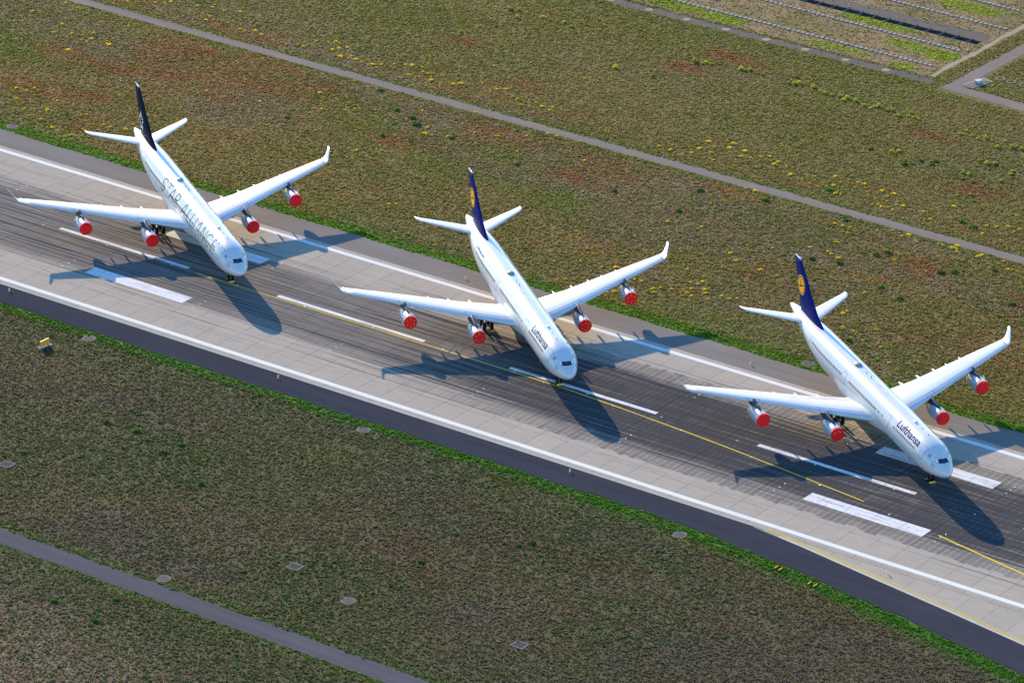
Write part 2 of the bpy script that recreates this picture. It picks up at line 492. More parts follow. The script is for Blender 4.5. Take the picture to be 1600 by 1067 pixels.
RUST = [(-37.0,84.5),(-31.4,70.6),(-38.7,52.7),(-30.5,60.5),(-44.0,67.3),(-16.0,67.7),(-30.3,40.5),(25.7,75.0),(20.8,69.5),(23.3,109.6),(58.1,76.9),(6.6,83.1),(-0.1,120.5),(92.8,71.1),(81.3,73.8),(86.0,89.7),(110.0,58.9),(101.9,134.4),(117.0,133.7),(120.8,115.0),(65.1,143.3),(121.3,132.1),(151.7,70.9),(152.4,75.9),(141.6,75.7),(131.7,80.0),(45.5,146.3),(50.3,145.6),(62.8,143.5),(43.1,136.1)]
def taxi_edge(x):      # far edge of the concrete where the exit leaves the runway (negative Y)
    return np.interp(x, [-400, 166, 176, 190, 206, 222, 260], [-25.4, -25.6, -27.0, -29.4, -32.0, -34.8, -42.5])
def grass_edge(x):     # near edge of the dark shoulder
    return np.interp(x, [-400, 150, 160, 171, 185, 200, 213, 226, 260], [-31.3, -31.3, -31.9, -33.0, -35.1, -37.5, -40.0, -43.0, -52.0])

PLOT_X1, PLOT_Y0 = 84.0, 161.2
def in_plot(x, y):
    return (x < PLOT_X1) & (y > PLOT_Y0)

def tint_at(x, y):
    """linear colour of the vegetation and soil at a place, near-side dimming included"""
    x, y = np.asarray(x, float), np.asarray(y, float)
    w1 = x + 18 * (fbm(x, y, 5, 40, 40) - .5); w2 = y + 18 * (fbm(x, y, 6, 40, 40) - .5)
    a = fbm(w1, w2, 21, 55, 26); b = fbm(w1, w2, 33, 34, 13); c = fbm(w1, w2, 47, 70, 30); d = fbm(w1, w2, 59, 14, 7)
    base = np.array([0.134, 0.108, 0.046]); green = np.array([0.082, 0.108, 0.026]); grey = np.array([0.124, 0.104, 0.074]); rust = np.array([0.150, 0.066, 0.036])
    straw = np.array([0.185, 0.150, 0.075])
    near = (y < 0)
    far_up = sstep(y, 95, 110)
    col = np.broadcast_to(base, x.shape + (3,)).copy()
    def lay(cc, f):
        nonlocal col
        f = np.clip(f, 0, 1)[..., None]
        col = col * (1 - f) + cc * f
    lay(green, sstep(a, .46, .66) * .85)
    lay(straw, sstep(d, .55, .75) * .45)
    lay(grey, sstep(b, .50, .66) * .75)
    lay(rust, sstep(c * .45 + d * .55, .56, .70) * .55 * (1 - .7 * near))
    lay(np.array([0.088, 0.118, 0.028]), (1 - sstep(y, 33, 54)) * (y > 0) * sstep(a * .5 + d * .5, .30, .62) * .75)
    lay(np.array([0.118, 0.118, 0.046]), far_up * .55)
    # red sorrel patches
    rp = np.zeros_like(x)
    for k, (rx, ry) in enumerate(RUST):
        L, Wd = 4.5 + 3 * ((k * 37) % 10) / 10, 2.0 + 1.6 * ((k * 53) % 10) / 10
        dd = ((x - rx) / L) ** 2 + ((y - ry) / Wd) ** 2
        rp = np.maximum(rp, np.exp(-dd * 1.2))
    lay(np.array([0.150, 0.052, 0.034]), rp * sstep(d, .3, .6) * .85)
    # near field: dimming of the light painted into the tints, with greener vegetation
    nearc = np.array([0.076, 0.070, 0.045])
    nc = np.broadcast_to(nearc, x.shape + (3,)).copy()
    def lay2(cc, f):
        nonlocal nc
        f = np.clip(f, 0, 1)[..., None]
        nc = nc * (1 - f) + cc * f
    lay2(np.array([0.054, 0.068, 0.030]), sstep(a, .42, .60) * .8)
    lay2(np.array([0.062, 0.060, 0.050]), sstep(b, .48, .62) * .7)
    lay2(np.array([0.070, 0.046, 0.030]), sstep(c * .5 + d * .5, .56, .70) * .5)
    lay2(np.array([0.048, 0.080, 0.022]), sstep(y, -50, -33) * .45)
    lay2(np.array([0.150, 0.120, 0.098]), sstep(-(y + 101) + 0.22 * (110 - x), 2, 26) * .75)
    col = np.where(near[..., None], nc, col)
    # bright mown verge
    wv = 1.3 * (fbm(x, y, 71, 9, 9) - .5) * 2
    up = (1 - sstep(y + wv, 31.6, 34.2)) * (y > 0)
    lo = sstep(y - grass_edge(x) - wv * .8, -3.4 - 1.6 * sstep(x, 80, 200), -1.2 - .8 * sstep(x, 80, 200)) * (y < 0)
    lay(np.array([0.060, 0.150, 0.012]), up * .95)
    lay(np.array([0.034, 0.120, 0.009]), lo * .95)
    for ya, yb, s in ((91.0, 94.4, 1), (-101.3, -96.6, 1)):
        e = np.minimum(abs(y - ya), abs(y - yb))
        lay(np.array([0.070, 0.115, 0.022]) if ya > 0 else np.array([0.040, 0.085, 0.018]), (1 - sstep(e + wv * .5, .6, 2.0)) * .7)
    # sandy plot with drains at the far right
    pl = in_plot(x, y) * 1.0
    lay(np.array([0.205, 0.160, 0.110]), pl * .85)
    lay(np.array([0.125, 0.120, 0.050]), pl * sstep(d, .48, .66) * .7)
    lime = np.zeros_like(x)
    for lx, ly, L, Wd in ((60, 163.5, 9, 1.6), (57.5, 181, 9, 3.2), (71, 173.5, 7, 2.4), (80, 172.5, 5, 3.5), (76.6, 162.8, 4.5, 1.8), (69, 199.5, 8, 3.2), (34, 163.5, 6, 2.5), (64, 180.5, 5, 2.4), (22, 165, 8, 3)):
        lime = np.maximum(lime, np.exp(-(((x - lx) / L) ** 2 + ((y - ly) / Wd) ** 2) * 1.3))
    lay(np.array([0.150, 0.215, 0.018]), sstep(lime + .5 * (d - .5), .25, .55) * .95)
    return col

# ------------------------------------------------------------------ ground sheet
GZ = -0.08
xs = np.concatenate([[-9000, -5000, -2500, -1200, -600, -330], np.arange(-230, 371, 2.0), [450, 700, 1300, 2600, 5000, 9000]])
ys = np.concatenate([[-9000, -5000, -2500, -1200, -600, -360], np.arange(-260, 331, 2.0), [420, 700, 1300, 2600, 5000, 9000]])
TRX0, TRX1, TRY0, TRY1 = 30.0, 82.0, 182.0, 184.0      # ditch lies on grid lines
GX, GY = np.meshgrid(xs, ys)
gv = np.stack([GX.ravel(), GY.ravel(), np.full(GX.size, GZ)], 1)
nx, ny = len(xs), len(ys)
ii, jj = np.meshgrid(np.arange(nx - 1), np.arange(ny - 1))
cxm, cym = (xs[ii] + xs[ii + 1]) / 2, (ys[jj] + ys[jj + 1]) / 2
keep = ~((cxm > TRX0) & (cxm < TRX1) & (cym > TRY0) & (cym < TRY1))
q = np.stack([jj * nx + ii, jj * nx + ii + 1, (jj + 1) * nx + ii + 1, (jj + 1) * nx + ii], -1)[keep]
me = bpy.data.meshes.new('ground')
me.vertices.add(len(gv)); me.vertices.foreach_set('co', gv.ravel())
me.loops.add(q.size); me.loops.foreach_set('vertex_index', q.ravel())
me.polygons.add(len(q)); me.polygons.foreach_set('loop_start', np.arange(0, q.size, 4))
me.update(calc_edges=True)
ca = me.color_attributes.new('tint', 'FLOAT_COLOR', 'POINT')
tc_ = tint_at(GX.ravel(), GY.ravel()) * 0.98 * np.array([1.06, .98, .84])
ca.data.foreach_set('color', np.concatenate([tc_, np.ones((len(tc_), 1))], 1).ravel())
me.materials.append(M['ground'])
ground = tag(link('ground', me), kind='structure')

# ------------------------------------------------------------------ runway: dark bed with separate concrete slabs
RX0, RX1 = -400.0, 520.0
mb = MB(); mb.box(RX0, RX1, -25.4, 23.55, -0.30, -0.035)
runway = tag(link('runway', mb.mesh('runway', M['joint'])), kind='structure')
rows = [-25.4, -24.8, -17.95, -11.05, -4.15, 2.75, 9.65, 16.5, 23.55]
PITCH, XJ = 4.968, -24.6
GAP = 0.018
slab_cache = {}
def slab_mesh(w, h):
    k = (round(w, 3), round(h, 3))
    if k not in slab_cache:
        a, b, c = w / 2 - GAP, h / 2 - GAP, 0.025
        v = [(-a, -b, -.05), (a, -b, -.05), (a, b, -.05), (-a, b, -.05), (-a, -b, -.008), (a, -b, -.008), (a, b, -.008), (-a, b, -.008),
             (-a + c, -b + c, 0), (a - c, -b + c, 0), (a - c, b - c, 0), (-a + c, b - c, 0)]
        f = [(0, 1, 5, 4), (1, 2, 6, 5), (2, 3, 7, 6), (3, 0, 4, 7), (4, 5, 9, 8), (5, 6, 10, 9), (6, 7, 11, 10), (7, 4, 8, 11), (8, 9, 10, 11)]
        slab_cache[k] = (v, f, mesh('slab', v, f, M['concrete']))
    return slab_cache[k]
cells = []
k0, k1 = int(math.floor((RX0 - XJ) / PITCH)) + 1, int(math.floor((RX1 - XJ) / PITCH))
for k in range(k0, k1):
    for r in range(len(rows) - 1):
        x = XJ + (k + .5) * PITCH; y = (rows[r] + rows[r + 1]) / 2
        d = Vector((x, y, 0)) - CAM_POS
        z = d.dot(fwd); px = 800 + 7371.7 * d.dot(r2) / z; py = 533.5 - 7371.7 * d.dot(u2) / z
        vis = -20 < px < 1620 and -20 < py < 1087 and (rows[r + 1] - rows[r]) > 3
        cells.append((0 if vis else 1, d.length, x, y, rows[r + 1] - rows[r]))
cells.sort()
rest = MB()
for n_, (hid, dist, x, y, h) in enumerate(cells):
    v, f, me = slab_mesh(PITCH, h)
    dz = random.uniform(-.003, 0)
    if n_ < 300 and not hid:
        o = link('slab', me, runway); o.location = (x, y, dz)
    else:
        rest.add([(a + x, b + y, c + dz) for a, b, c in v], f)
tag(link('slab_field', rest.mesh('slab_field', M['concrete'], recalc=False), runway), kind='stuff')

# exit taxiway apron that widens off the runway at the right
mb = MB()
tx = [166, 176, 190, 206, 222, 260, 520]
mb_v = [(x, -25.42, -.036) for x in tx] + [(x, float(taxi_edge(x)) if x < 300 else -120, -.036) for x in tx]
nt_ = len(tx)
mb.add(mb_v, [(nt_ + i, nt_ + i + 1, i + 1, i) for i in range(nt_ - 1)])
taxiway = tag(link('taxiway', mb.mesh('taxiway', M['joint'])), kind='structure')
x = 171.0
while x < 262:
    xa, xb = x + GAP, x + PITCH - GAP
    ya, yb = float(taxi_edge(xa)) + .03, float(taxi_edge(xb)) + .03
    if min(-25.46 - ya, -25.46 - yb) > .1:
        me = mesh('slab', [(xa, ya, 0), (xb, yb, 0), (xb, -25.46, 0), (xa, -25.46, 0), (xa, ya, -.03), (xb, yb, -.03), (xb, -25.46, -.03), (xa, -25.46, -.03)],
                  [(0, 1, 2, 3), (4, 5, 1, 0), (5, 6, 2, 1), (6, 7, 3, 2), (7, 4, 0, 3)], M['concrete'])
        link('slab', me, taxiway)
    x += PITCH

# asphalt shoulders
def strip(name, pts_a, pts_b, z, mat, thick=0.0, kind='structure', parent=None):
    n = len(pts_a)
    v = [(x, y, z) for x, y in pts_a] + [(x, y, z) for x, y in pts_b]
    f = [(i, i + 1, n + i + 1, n + i) for i in range(n - 1)]
    if thick:
        v += [(x, y, z - thick) for x, y in pts_a] + [(x, y, z - thick) for x, y in pts_b]
        f += [(2 * n + i + 1, 2 * n + i, i, i + 1)[::-1] for i in range(n - 1)] + [(n + i, n + i + 1, 3 * n + i + 1, 3 * n + i)[::-1] for i in range(n - 1)]
    me = mesh(name, v, f, mat)
    bm = bmesh.new(); bm.from_mesh(me)
    for fc in bm.faces:
        fc.normal_update()
        if abs(fc.normal.z) > .5 and fc.normal.z < 0: fc.normal_flip()
    bm.to_mesh(me); bm.free()
    o = link(name, me, parent)
    return tag(o, kind=kind) if parent is None else o
wob = lambda x, s: 0.22 * math.sin(x * .31 + s) + .14 * math.sin(x * .83 + 2 * s)
xr = list(np.arange(-400, 521, 2.0))
strip('runway_shoulder', [(x, 23.57) for x in xr], [(x, 29.75 + wob(x, 1)) for x in xr], -.012, M['asphalt_old'], .07)
strip('runway_shoulder', [(x, float(grass_edge(x)) + wob(x, 2.2)) for x in xr if x < 261], [(x, float(taxi_edge(x)) - .02) for x in xr if x < 261], -.012, M['asphalt_sky_tint'], .07)

# ------------------------------------------------------------------ painted markings (parts of the runway)
ZM = 0.004
def paint(name, pts_a, pts_b, mat, parent=runway, z=ZM):
    return strip(name, pts_a, pts_b, z, M[mat], 0, parent=parent)
def rect(name, x0, x1, y0, y1, mat, z=ZM):
    n = max(2, int((x1 - x0) / 5) + 1)
    X = np.linspace(x0, x1, n)
    return paint(name, [(x, y0) for x in X], [(x, y1) for x in X], mat, z=z)
for k in range(-7, 10):
    x0 = 50.0 * k
    rect('centreline_dash', x0, x0 + (32 if k == 1 else 30), -.46, .46, 'mark_white')
rect('edge_stripe', -400, 520, 21.35, 22.40, 'mark_white')
rect('edge_stripe', -400, 520, -23.95, -22.9, 'mark_white')
rect('edge_line', -400, 520, 22.95, 23.12, 'mark_line')
rect('edge_line', -400, 168, -25.05, -24.85, 'mark_line')
for x0 in (-133.3, 16.7, 166.7, 316.7):
    rect('touchdown_bar', x0, x0 + 22.1, -12.55, -9.65, 'mark_white')
    rect('touchdown_bar', x0, x0 + 22.1, 9.0, 11.9, 'mark_white')
def line(name, pts, w, mat, z=0.008):
    P = [Vector((x, y)) for x, y in pts]
    A, B = [], []
    for i, p in enumerate(P):
        t = (P[min(i + 1, len(P) - 1)] - P[max(i - 1, 0)]).normalized()
        nrm = Vector((-t.y, t.x)) * w / 2
        A.append(tuple(p - nrm)); B.append(tuple(p + nrm))
    return paint(name, A, B, mat, z=z)
def dens(pts, step=3.0):
    out = []
    for (a, b), (c, d) in zip(pts, pts[1:]):
        n = max(1, int(math.hypot(c - a, d - b) / step))
        out += [(a + (c - a) * i / n, b + (d - b) * i / n) for i in range(n)]
    return out + [pts[-1]]
line('taxi_line', dens([(32.4, -.95), (60, -.95), (90, -.95), (112, -1.15), (122.7, -1.8), (133.7, -2.65), (142.4, -3.4), (153.9, -4.7), (160.5, -5.5), (174.9, -7.35)]), .24, 'mark_yellow')
line('taxi_line', dens([(190.7, -10.55), (208.2, -14.1), (230, -19.0), (262, -27)]), .34, 'mark_yellow')
def arc_pts(cx_, cy_, r, a0, a1, n=26):
    return [(cx_ + r * math.cos(math.radians(a0 + (a1 - a0) * i / n)), cy_ + r * math.sin(math.radians(a0 + (a1 - a0) * i / n))) for i in range(n + 1)]
for rr in (9.6, 11.4):
    line('tyre_arc', arc_pts(98.5, 3.5, rr, 150, 262), .30, 'scuff', z=.010)
ex = [x for x in np.arange(168, 261, 3.0)]
for off, w, mt in ((.30, .16, 'mark_white'), (.72, .22, 'mark_yellow_worn'), (1.12, .22, 'mark_yellow_worn')):
    line('apron_edge_line', [(x, float(taxi_edge(x)) + off) for x in ex], w, mt, z=.012)

# ------------------------------------------------------------------ service roads
strip('service_road', [(x, 91.25 + wob(x, 3) * .5) for x in xr], [(x, 94.1 + wob(x, 4) * .5) for x in xr], -.05, M['path'], .05)
pb = lambda x: -98.3 + 0.0 * x
strip('service_road', [(x, -101.2 + wob(x, 5) * .5) for x in xr], [(x, -96.9 + wob(x, 6) * .5) for x in xr], -.05, M['path_dark'], .05)
strip('service_road', [(89.0, 157.0), (92.0, 159.9), (92.2, 183), (92.6, 240), (93, 330)][1:], [(88.8, 157.0), (89.2, 185), (89.6, 240), (90, 330)], -.05, M['path'], .03)
strip('service_road', [(88.8, 156.9), (108, 156.0), (200, 152), (330, 147)], [(91.9, 159.88), (108, 159.6), (200, 156), (330, 151)], -.046, M['path'], .03)
strip('gravel_strip', [(x, 157.4 + wob(x, 7)) for x in np.arange(-120, 87, 2.0)], [(x, 160.3 + wob(x, 8)) for x in np.arange(-120, 87, 2.0)], -.06, M['gravel'], .02)
strip('gravel_strip', [(x, 184.2 + wob(x, 7) * .5) for x in np.arange(-120, 84, 2.0)], [(x, 188.0 + wob(x, 9)) for x in np.arange(-120, 84, 2.0)], -.06, M['gravel'], .02)
strip('dirt_track', [(83.4 + wob(y, 2), y) for y in np.arange(161.5, 262, 1.5)], [(84.7 + wob(y, 3), y) for y in np.arange(161.5, 262, 1.5)], -.065, M['sand'])

# ditch with liner and light cross braces
mb = MB()
mb.add([(TRX0, TRY0, GZ), (TRX1, TRY0, GZ), (TRX1, TRY0 + .7, -1.3), (TRX0, TRY0 + .7, -1.3), (TRX0, TRY1 - .6, -1.3), (TRX1, TRY1 - .6, -1.3), (TRX1, TRY1, GZ), (TRX0, TRY1, GZ)],
       [(0, 1, 2, 3), (3, 2, 5, 4), (4, 5, 6, 7), (1, 6, 5, 2), (0, 3, 4, 7)])
ditch = tag(link('ditch', mb.mesh('ditch', M['pit_dark'], recalc=False)), kind='structure')
bm_ = MB()
bm_.bar((0, -1.25, .02), (0, 1.3, .12), .07, 6, r2_=.07); bm_.bar((0, -1.2, -.1), (0, -1.2, .35), .07, 6); bm_.bar((0, 1.25, -.1), (0, 1.25, .45), .07, 6)
me = bm_.mesh('brace', M['pale_concrete'])
for x in [31.5 + 3.21 * i for i in range(16)]:
    o = link('brace', me, ditch); o.location = (x, 183.0, GZ)

# ------------------------------------------------------------------ airliner
# local frame: x forward, y to port (left), z up; d = metres behind the nose tip; the empty stands on the ground under the nose gear
NG = 6.4
PROF = [(0, -.60, -.60, .02), (.04, -.45, -.73, .17), (.12, -.28, -.87, .36), (.3, -.04, -1.07, .63), (.7, .26, -1.32, 1.00), (1.3, .62, -1.60, 1.39), (2, 1.04, -1.80, 1.73),
        (2.8, 1.55, -2.03, 2.05), (3.6, 1.97, -2.23, 2.30), (4.6, 2.37, -2.43, 2.53), (5.8, 2.63, -2.63, 2.70), (7.2, 2.78, -2.76, 2.79), (8.5, 2.82, -2.82, 2.82),
        (43, 2.82, -2.82, 2.82), (45, 2.82, -2.70, 2.80), (47, 2.82, -2.42, 2.74), (50, 2.8, -1.72, 2.56), (53, 2.75, -.85, 2.24), (56, 2.66, .02, 1.80), (59, 2.54, .80, 1.28),
        (61.5, 2.38, 1.30, .80), (63, 2.2, 1.50, .46), (63.55, 2.08, 1.62, .26), (63.69, 1.97, 1.72, .13)]
_pd = np.array([p[0] for p in PROF]); _pc = [np.array([p[i] for p in PROF]) for i in (1, 2, 3)]
def _smooth_interp(d, col):
    # piecewise cubic Hermite with limited slopes: smooth, no overshoot
    i = int(np.clip(np.searchsorted(_pd, d) - 1, 0, len(_pd) - 2))
    def slope(k):
        if k <= 0 or k >= len(_pd) - 1:
            return 0.0 if k >= len(_pd) - 1 else (_pc[col][1] - _pc[col][0]) / (_pd[1] - _pd[0])
        a = (_pc[col][k] - _pc[col][k - 1]) / (_pd[k] - _pd[k - 1]); b = (_pc[col][k + 1] - _pc[col][k]) / (_pd[k + 1] - _pd[k])
        return 0.0 if a * b <= 0 else 2 * a * b / (a + b)
    h = _pd[i + 1] - _pd[i]; t = (d - _pd[i]) / h
    p0, p1, m0, m1 = _pc[col][i], _pc[col][i + 1], slope(i) * h, slope(i + 1) * h
    return (2 * t**3 - 3 * t**2 + 1) * p0 + (t**3 - 2 * t**2 + t) * m0 + (-2 * t**3 + 3 * t**2) * p1 + (t**3 - t**2) * m1
def zc0(d): return 5.0 + (d - 32) * .0157
def sec(d):
    d = min(max(d, 0.0), 63.69)
    t, b, w = (_smooth_interp(d, c) for c in (0, 1, 2))
    return zc0(d) + (t + b) / 2, max((t - b) / 2, .02), max(w, .02)
def fus(d, th):
    """point of the skin; th in degrees from the crown, positive to port"""
    z, h, w = sec(d); a = math.radians(th)
    return Vector((NG - d, w * math.sin(a), z + h * math.cos(a)))
def fus_n(d, th):
    e = .02
    a = fus(d + e, th) - fus(d - e, th); b = fus(d, th + .5) - fus(d, th - .5)
    n = a.cross(b).normalized()
    return n if n.dot(fus(d, th) - Vector((NG - d, 0, sec(d)[0]))) > 0 else -n
def skin(d, th, off): return fus(d, th) + fus_n(d, th) * off

def sheet(f, A, B, off, thick, mb=None, m=0):
    """a panel lying on surface f(a, b, off): outer grid plus skirts"""
    mb = mb or MB()
    na, nb = len(A), len(B)
    v = [f(a, b, off) for a in A for b in B]
    fa = [(i * nb + j, i * nb + j + 1, (i + 1) * nb + j + 1, (i + 1) * nb + j) for i in range(na - 1) for j in range(nb - 1)]
    rim = [(0, j) for j in range(nb)] + [(i, nb - 1) for i in range(1, na)] + [(na - 1, j) for j in range(nb - 2, -1, -1)] + [(i, 0) for i in range(na - 2, 0, -1)]
    n0 = len(v)
    L = len(rim)
    v += [f(A[i], B[j], off - thick) for i, j in rim] + [f(A[i], B[j], off) for i, j in rim]
    for k in range(L):
        a, b = n0 + L + k, n0 + L + (k + 1) % L
        fa.append((a, b, n0 + (k + 1) % L, n0 + k))
    return mb.add(v, fa, m)

_cache = {}
def cached(key, fn):
    if key not in _cache: _cache[key] = fn()
    return _cache[key]

# ---- fuselage
def fuselage_mesh():
    D = list(np.concatenate([[0, .015, .04, .08, .13, .2, .3, .45], np.arange(.7, 9.0, .35), np.arange(9.5, 43, 2.0), np.arange(43, 63.2, .7), [63.3, 63.5, 63.62, 63.69]]))
    rings = [[fus(d, 360.0 * k / 64) for k in range(64)] for d in D]
    return MB().loft(rings).mesh('fuselage', [M['white']], True)

def belly_mesh():
    rings = []
    for d in np.linspace(18.0, 42.5, 36):
        t = (d - 18.0) / 24.5
        g = min(1, t / .30) if t < .5 else min(1, (1 - t) / .36)
        g = g * g * (3 - 2 * g)
        r = []
        for k in range(48):
            a = 360.0 * k / 48; s = min(a, 360 - a)
            e = float(np.interp(s, [0, 84, 96, 112, 128, 150, 180], [-.12, -.06, .10, .48, .74, .50, .36]))
            rad = 2.80 + (e * g if e > 0 else e) - (.05 * (1 - g))
            r.append((NG - d, rad * math.sin(math.radians(a)), zc0(d) + rad * math.cos(math.radians(a))))
        rings.append(r)
    return MB().loft(rings).mesh('belly_fairing', [M['wing_white']], True)

# ---- wing
WY = [1.6, 2.9, 4.5, 6.5, 9.4, 12, 15, 18, 20, 22, 24.5, 27, 28.5]
def w_le(y): return 21.25 + .592 * y - (.35 if y < 3 else 0) * 0
def w_te(y): return float(np.interp(y, [0, 2.9, 9.4, 28.6], [33.0, 33.3, 34.35, 40.75]))
def w_z(y): return 3.72 + .0975 * (y - 2.8) + .00035 * max(0, y - 10) ** 2 * 0
def w_t(y): return float(np.interp(y, [0, 3, 9.4, 28.6], [.150, .145, .118, .098]))
def foil(c, t):
    return 5 * t * (.2969 * math.sqrt(max(c, 0)) - .1260 * c - .3516 * c * c + .2843 * c**3 - .1036 * c**4)
def wing_pt(y, c, s, sd, off=0.0):
    """sd = +1 port; s = +1 upper side"""
    le, te = w_le(y), w_te(y); ch = te - le
    cam = .018 * ch * math.sin(PI * c) + .012 * ch * (1 - c) * 0
    tw = math.radians(float(np.interp(y, [2.9, 28.6], [2.5, -1.0])))
    z = s * foil(c, w_t(y)) * ch + cam - (c - .3) * ch * math.sin(tw) + s * off
    x = NG - (le + c * ch) + (off * 1.0 if c < .012 else (off * .45 if c < .05 else 0))
    return Vector((x, sd * y, w_z(y) + z))
CU = [1, .96, .9, .82, .72, .6, .48, .36, .26, .18, .12, .075, .04, .018, .005]
def wing_mesh(sd):
    mb = MB(); rings = []
    for y in WY:
        r = [wing_pt(y, c, 1, sd) for c in CU] + [wing_pt(y, 0, 1, sd)] + [wing_pt(y, c, -1, sd) for c in reversed(CU)]
        rings.append(r)
    # tip transition to the winglet root
    mb.loft(rings)
    return mb.mesh('wing', [M['wing_white']], True)
def winglet_mesh(sd):
    st = [(28.5, 6.235, w_le(28.5), w_te(28.5) - w_le(28.5), .098, 0), (28.9, 6.30, 38.42, 2.42, .09, 12), (29.15, 6.44, 38.75, 2.25, .085, 30), (29.35, 6.66, 39.10, 2.0, .08, 48), (30.05, 7.52, 40.62, 1.20, .075, 52), (30.38, 7.95, 41.42, .82, .07, 52)]
    rings = []
    for y, z, le, ch, t, cant in st:
        a = math.radians(cant); r = []
        for c, s in [(c, 1) for c in CU] + [(0, 1)] + [(c, -1) for c in reversed(CU)]:
            h = s * foil(c, t) * ch + (.018 * ch * math.sin(PI * c) + .012 * 0 if cant == 0 else 0) + (-(c - .3) * ch * math.sin(math.radians(-1)) if cant == 0 else 0)
            r.append((NG - (le + c * ch), sd * (y - h * math.sin(a)), z + h * math.cos(a)))
        rings.append(r)
    return MB().loft(rings, cap0=True).mesh('winglet', [M['wing_white']], True)
SLATS = [(3.6, 8.5), (10.3, 13.4), (13.46, 16.6), (16.66, 18.7), (20.5, 23.1), (23.16, 25.7), (25.76, 28.2)]
def slat_mesh(sd, y0, y1):
    f = lambda y, k, off: wing_pt(y, SC[k][0], SC[k][1], sd, off)
    SC = [(c, 1) for c in (.135, .10, .07, .045, .025, .01, .003)] + [(0, 1)] + [(c, -1) for c in (.004, .012, .03, .055)]
    return sheet(f, np.linspace(y0, y1, 6), list(range(len(SC))), .018, .03).mesh('slat', [M['wing_white']], True)
def panel_mesh(sd, name, y0, y1, c0, c1):
    # chord fractions are given at both ends so the panels follow the spars
    f = lambda y, c, off: wing_pt(y, c, 1, sd, off)
    return sheet(f, np.linspace(y0, y1, 6), list(np.linspace(c0, c1, 5)), .012, .025).mesh(name, [M['wing_white']], True)
def gap_mesh(sd):
    """dark sealed gaps behind slats, round spoilers, flaps and ailerons"""
    mb = MB(); f = lambda y, c, off: wing_pt(y, c, 1, sd, off)
    def span(y0, y1, c0, w=.045):
        Y = np.linspace(y0, y1, 10)
        for a, b in zip(Y, Y[1:]):
            ch = w_te((a + b) / 2) - w_le((a + b) / 2); dw = w / ch
            mb.add([f(a, c0, .004), f(b, c0, .004), f(b, c0 + dw, .004), f(a, c0 + dw, .004)], [(0, 1, 2, 3)])
    def chordw(y, c0, c1, w=.06):
        Cc = np.linspace(c0, c1, 5)
        for a, b in zip(Cc, Cc[1:]):
            mb.add([f(y, a, .004), f(y, b, .004), f(y + w, b, .004), f(y + w, a, .004)], [(0, 1, 2, 3)])
    span(3.6, 28.2, .138, .10); span(3.3, 20.6, .733, .07); span(20.6, 28.3, .738, .07); span(9.9, 20.0, .60, .05)
    for y in (8.58, 10.2, 18.78, 20.4): chordw(y, .01, .14)
    for y in (9.75, 20.4, 24.5, 28.25): chordw(y, .74, .985)
    for y in (12.4, 14.9, 17.4): chordw(y, .61, .73, .04)
    return mb.mesh('panel_gaps', [M['seam']], False, recalc=False)
def fairing_mesh(sd, y, L, w):
    te = w_te(y); rings = []
    for t in np.linspace(0, 1, 11):
        d = te - L * .62 + L * t; rr = math.sin(PI * min(max(t, .02), .985)) ** .55 * w
        zb = w_z(y) - .42 - .30 * t + (.30 if t > .8 else 0) * (t - .8) * 2
        rings.append([(NG - d, sd * y + rr * .55 * math.cos(2 * PI * k / 12), zb + rr * .95 * math.sin(2 * PI * k / 12)) for k in range(12)])
    return MB().loft(rings).mesh('flap_fairing', [M['wing_white']], True)

# ---- engines
ENG = {'inner': (22.2, 9.38, 2.62), 'outer': (28.88, 19.62, 3.72)}
def nacelle_mesh(kind, sd):
    d, y, z = ENG[kind]; o = (NG - d, sd * y, z)
    prof = [(.98, -.35), (.99, -.1), (1.03, -.02), (1.085, .0), (1.13, -.05), (1.17, -.16), (1.215, -.5), (1.24, -1.1), (1.235, -1.9), (1.19, -2.7), (1.09, -3.5), (.94, -4.2), (.80, -4.75), (.74, -4.78), (.73, -4.3)]
    mb = MB().lathe(prof, 40, o, 'x', 0, cap=True)
    n = 40
    for i in range(5 * n): mb.m[i] = 1
    return mb.mesh('nacelle', [M['nacelle'], M['lip']], True)
def nozzle_mesh(kind, sd):
    d, y, z = ENG[kind]; o = (NG - d, sd * y, z)
    return MB().lathe([(.70, -4.35), (.60, -4.5), (.42, -4.95), (.22, -5.35), (.04, -5.6)], 24, o, 'x').mesh('exhaust_cone', [M['nozzle']], True)
def cover_mesh(kind, sd, marks):
    d, y, z = ENG[kind]; o = (NG - d, sd * y, z)
    mb = MB().lathe([(1.185, -.16), (1.165, .0), (1.13, .055), (1.0, .085), (.6, .13), (.02, .15)], 40, o, 'x', 0)
    def dot(r, a, s, mi):
        t = .10 + (1.0 - r) * .06
        cy_, cz_ = r * math.cos(a), r * math.sin(a)
        mb.box(o[0] + t - .02, o[0] + t + .045, o[1] + cy_ - s, o[1] + cy_ + s, o[2] + cz_ - s, o[2] + cz_ + s, mi)
    if marks == 'six':
        for k in range(6): dot(.66, PI / 6 + k * PI / 3, .075, 1)
    elif marks == 'four':
        for a in (40, 75, 125, 160): dot(.62, math.radians(a), .085, 1)
    elif marks == 'handles':
        for a in (66, 84, 104): dot(.78, math.radians(a), .075, 2)
        for a in (250, 290): dot(.80, math.radians(a), .055, 2)
    if marks != 'handles':
        mb.box(o[0] - .5, o[0] + .10, o[1] - .05, o[1] + .05, o[2] + 1.17, o[2] + 1.27, 1)
        mb.box(o[0] + .04, o[0] + .13, o[1] - .05, o[1] + .05, o[2] + .95, o[2] + 1.2, 1)
    return mb.mesh('intake_cover', [M['cover_red'], M['cover_mark'], M['cover_dark']], True)
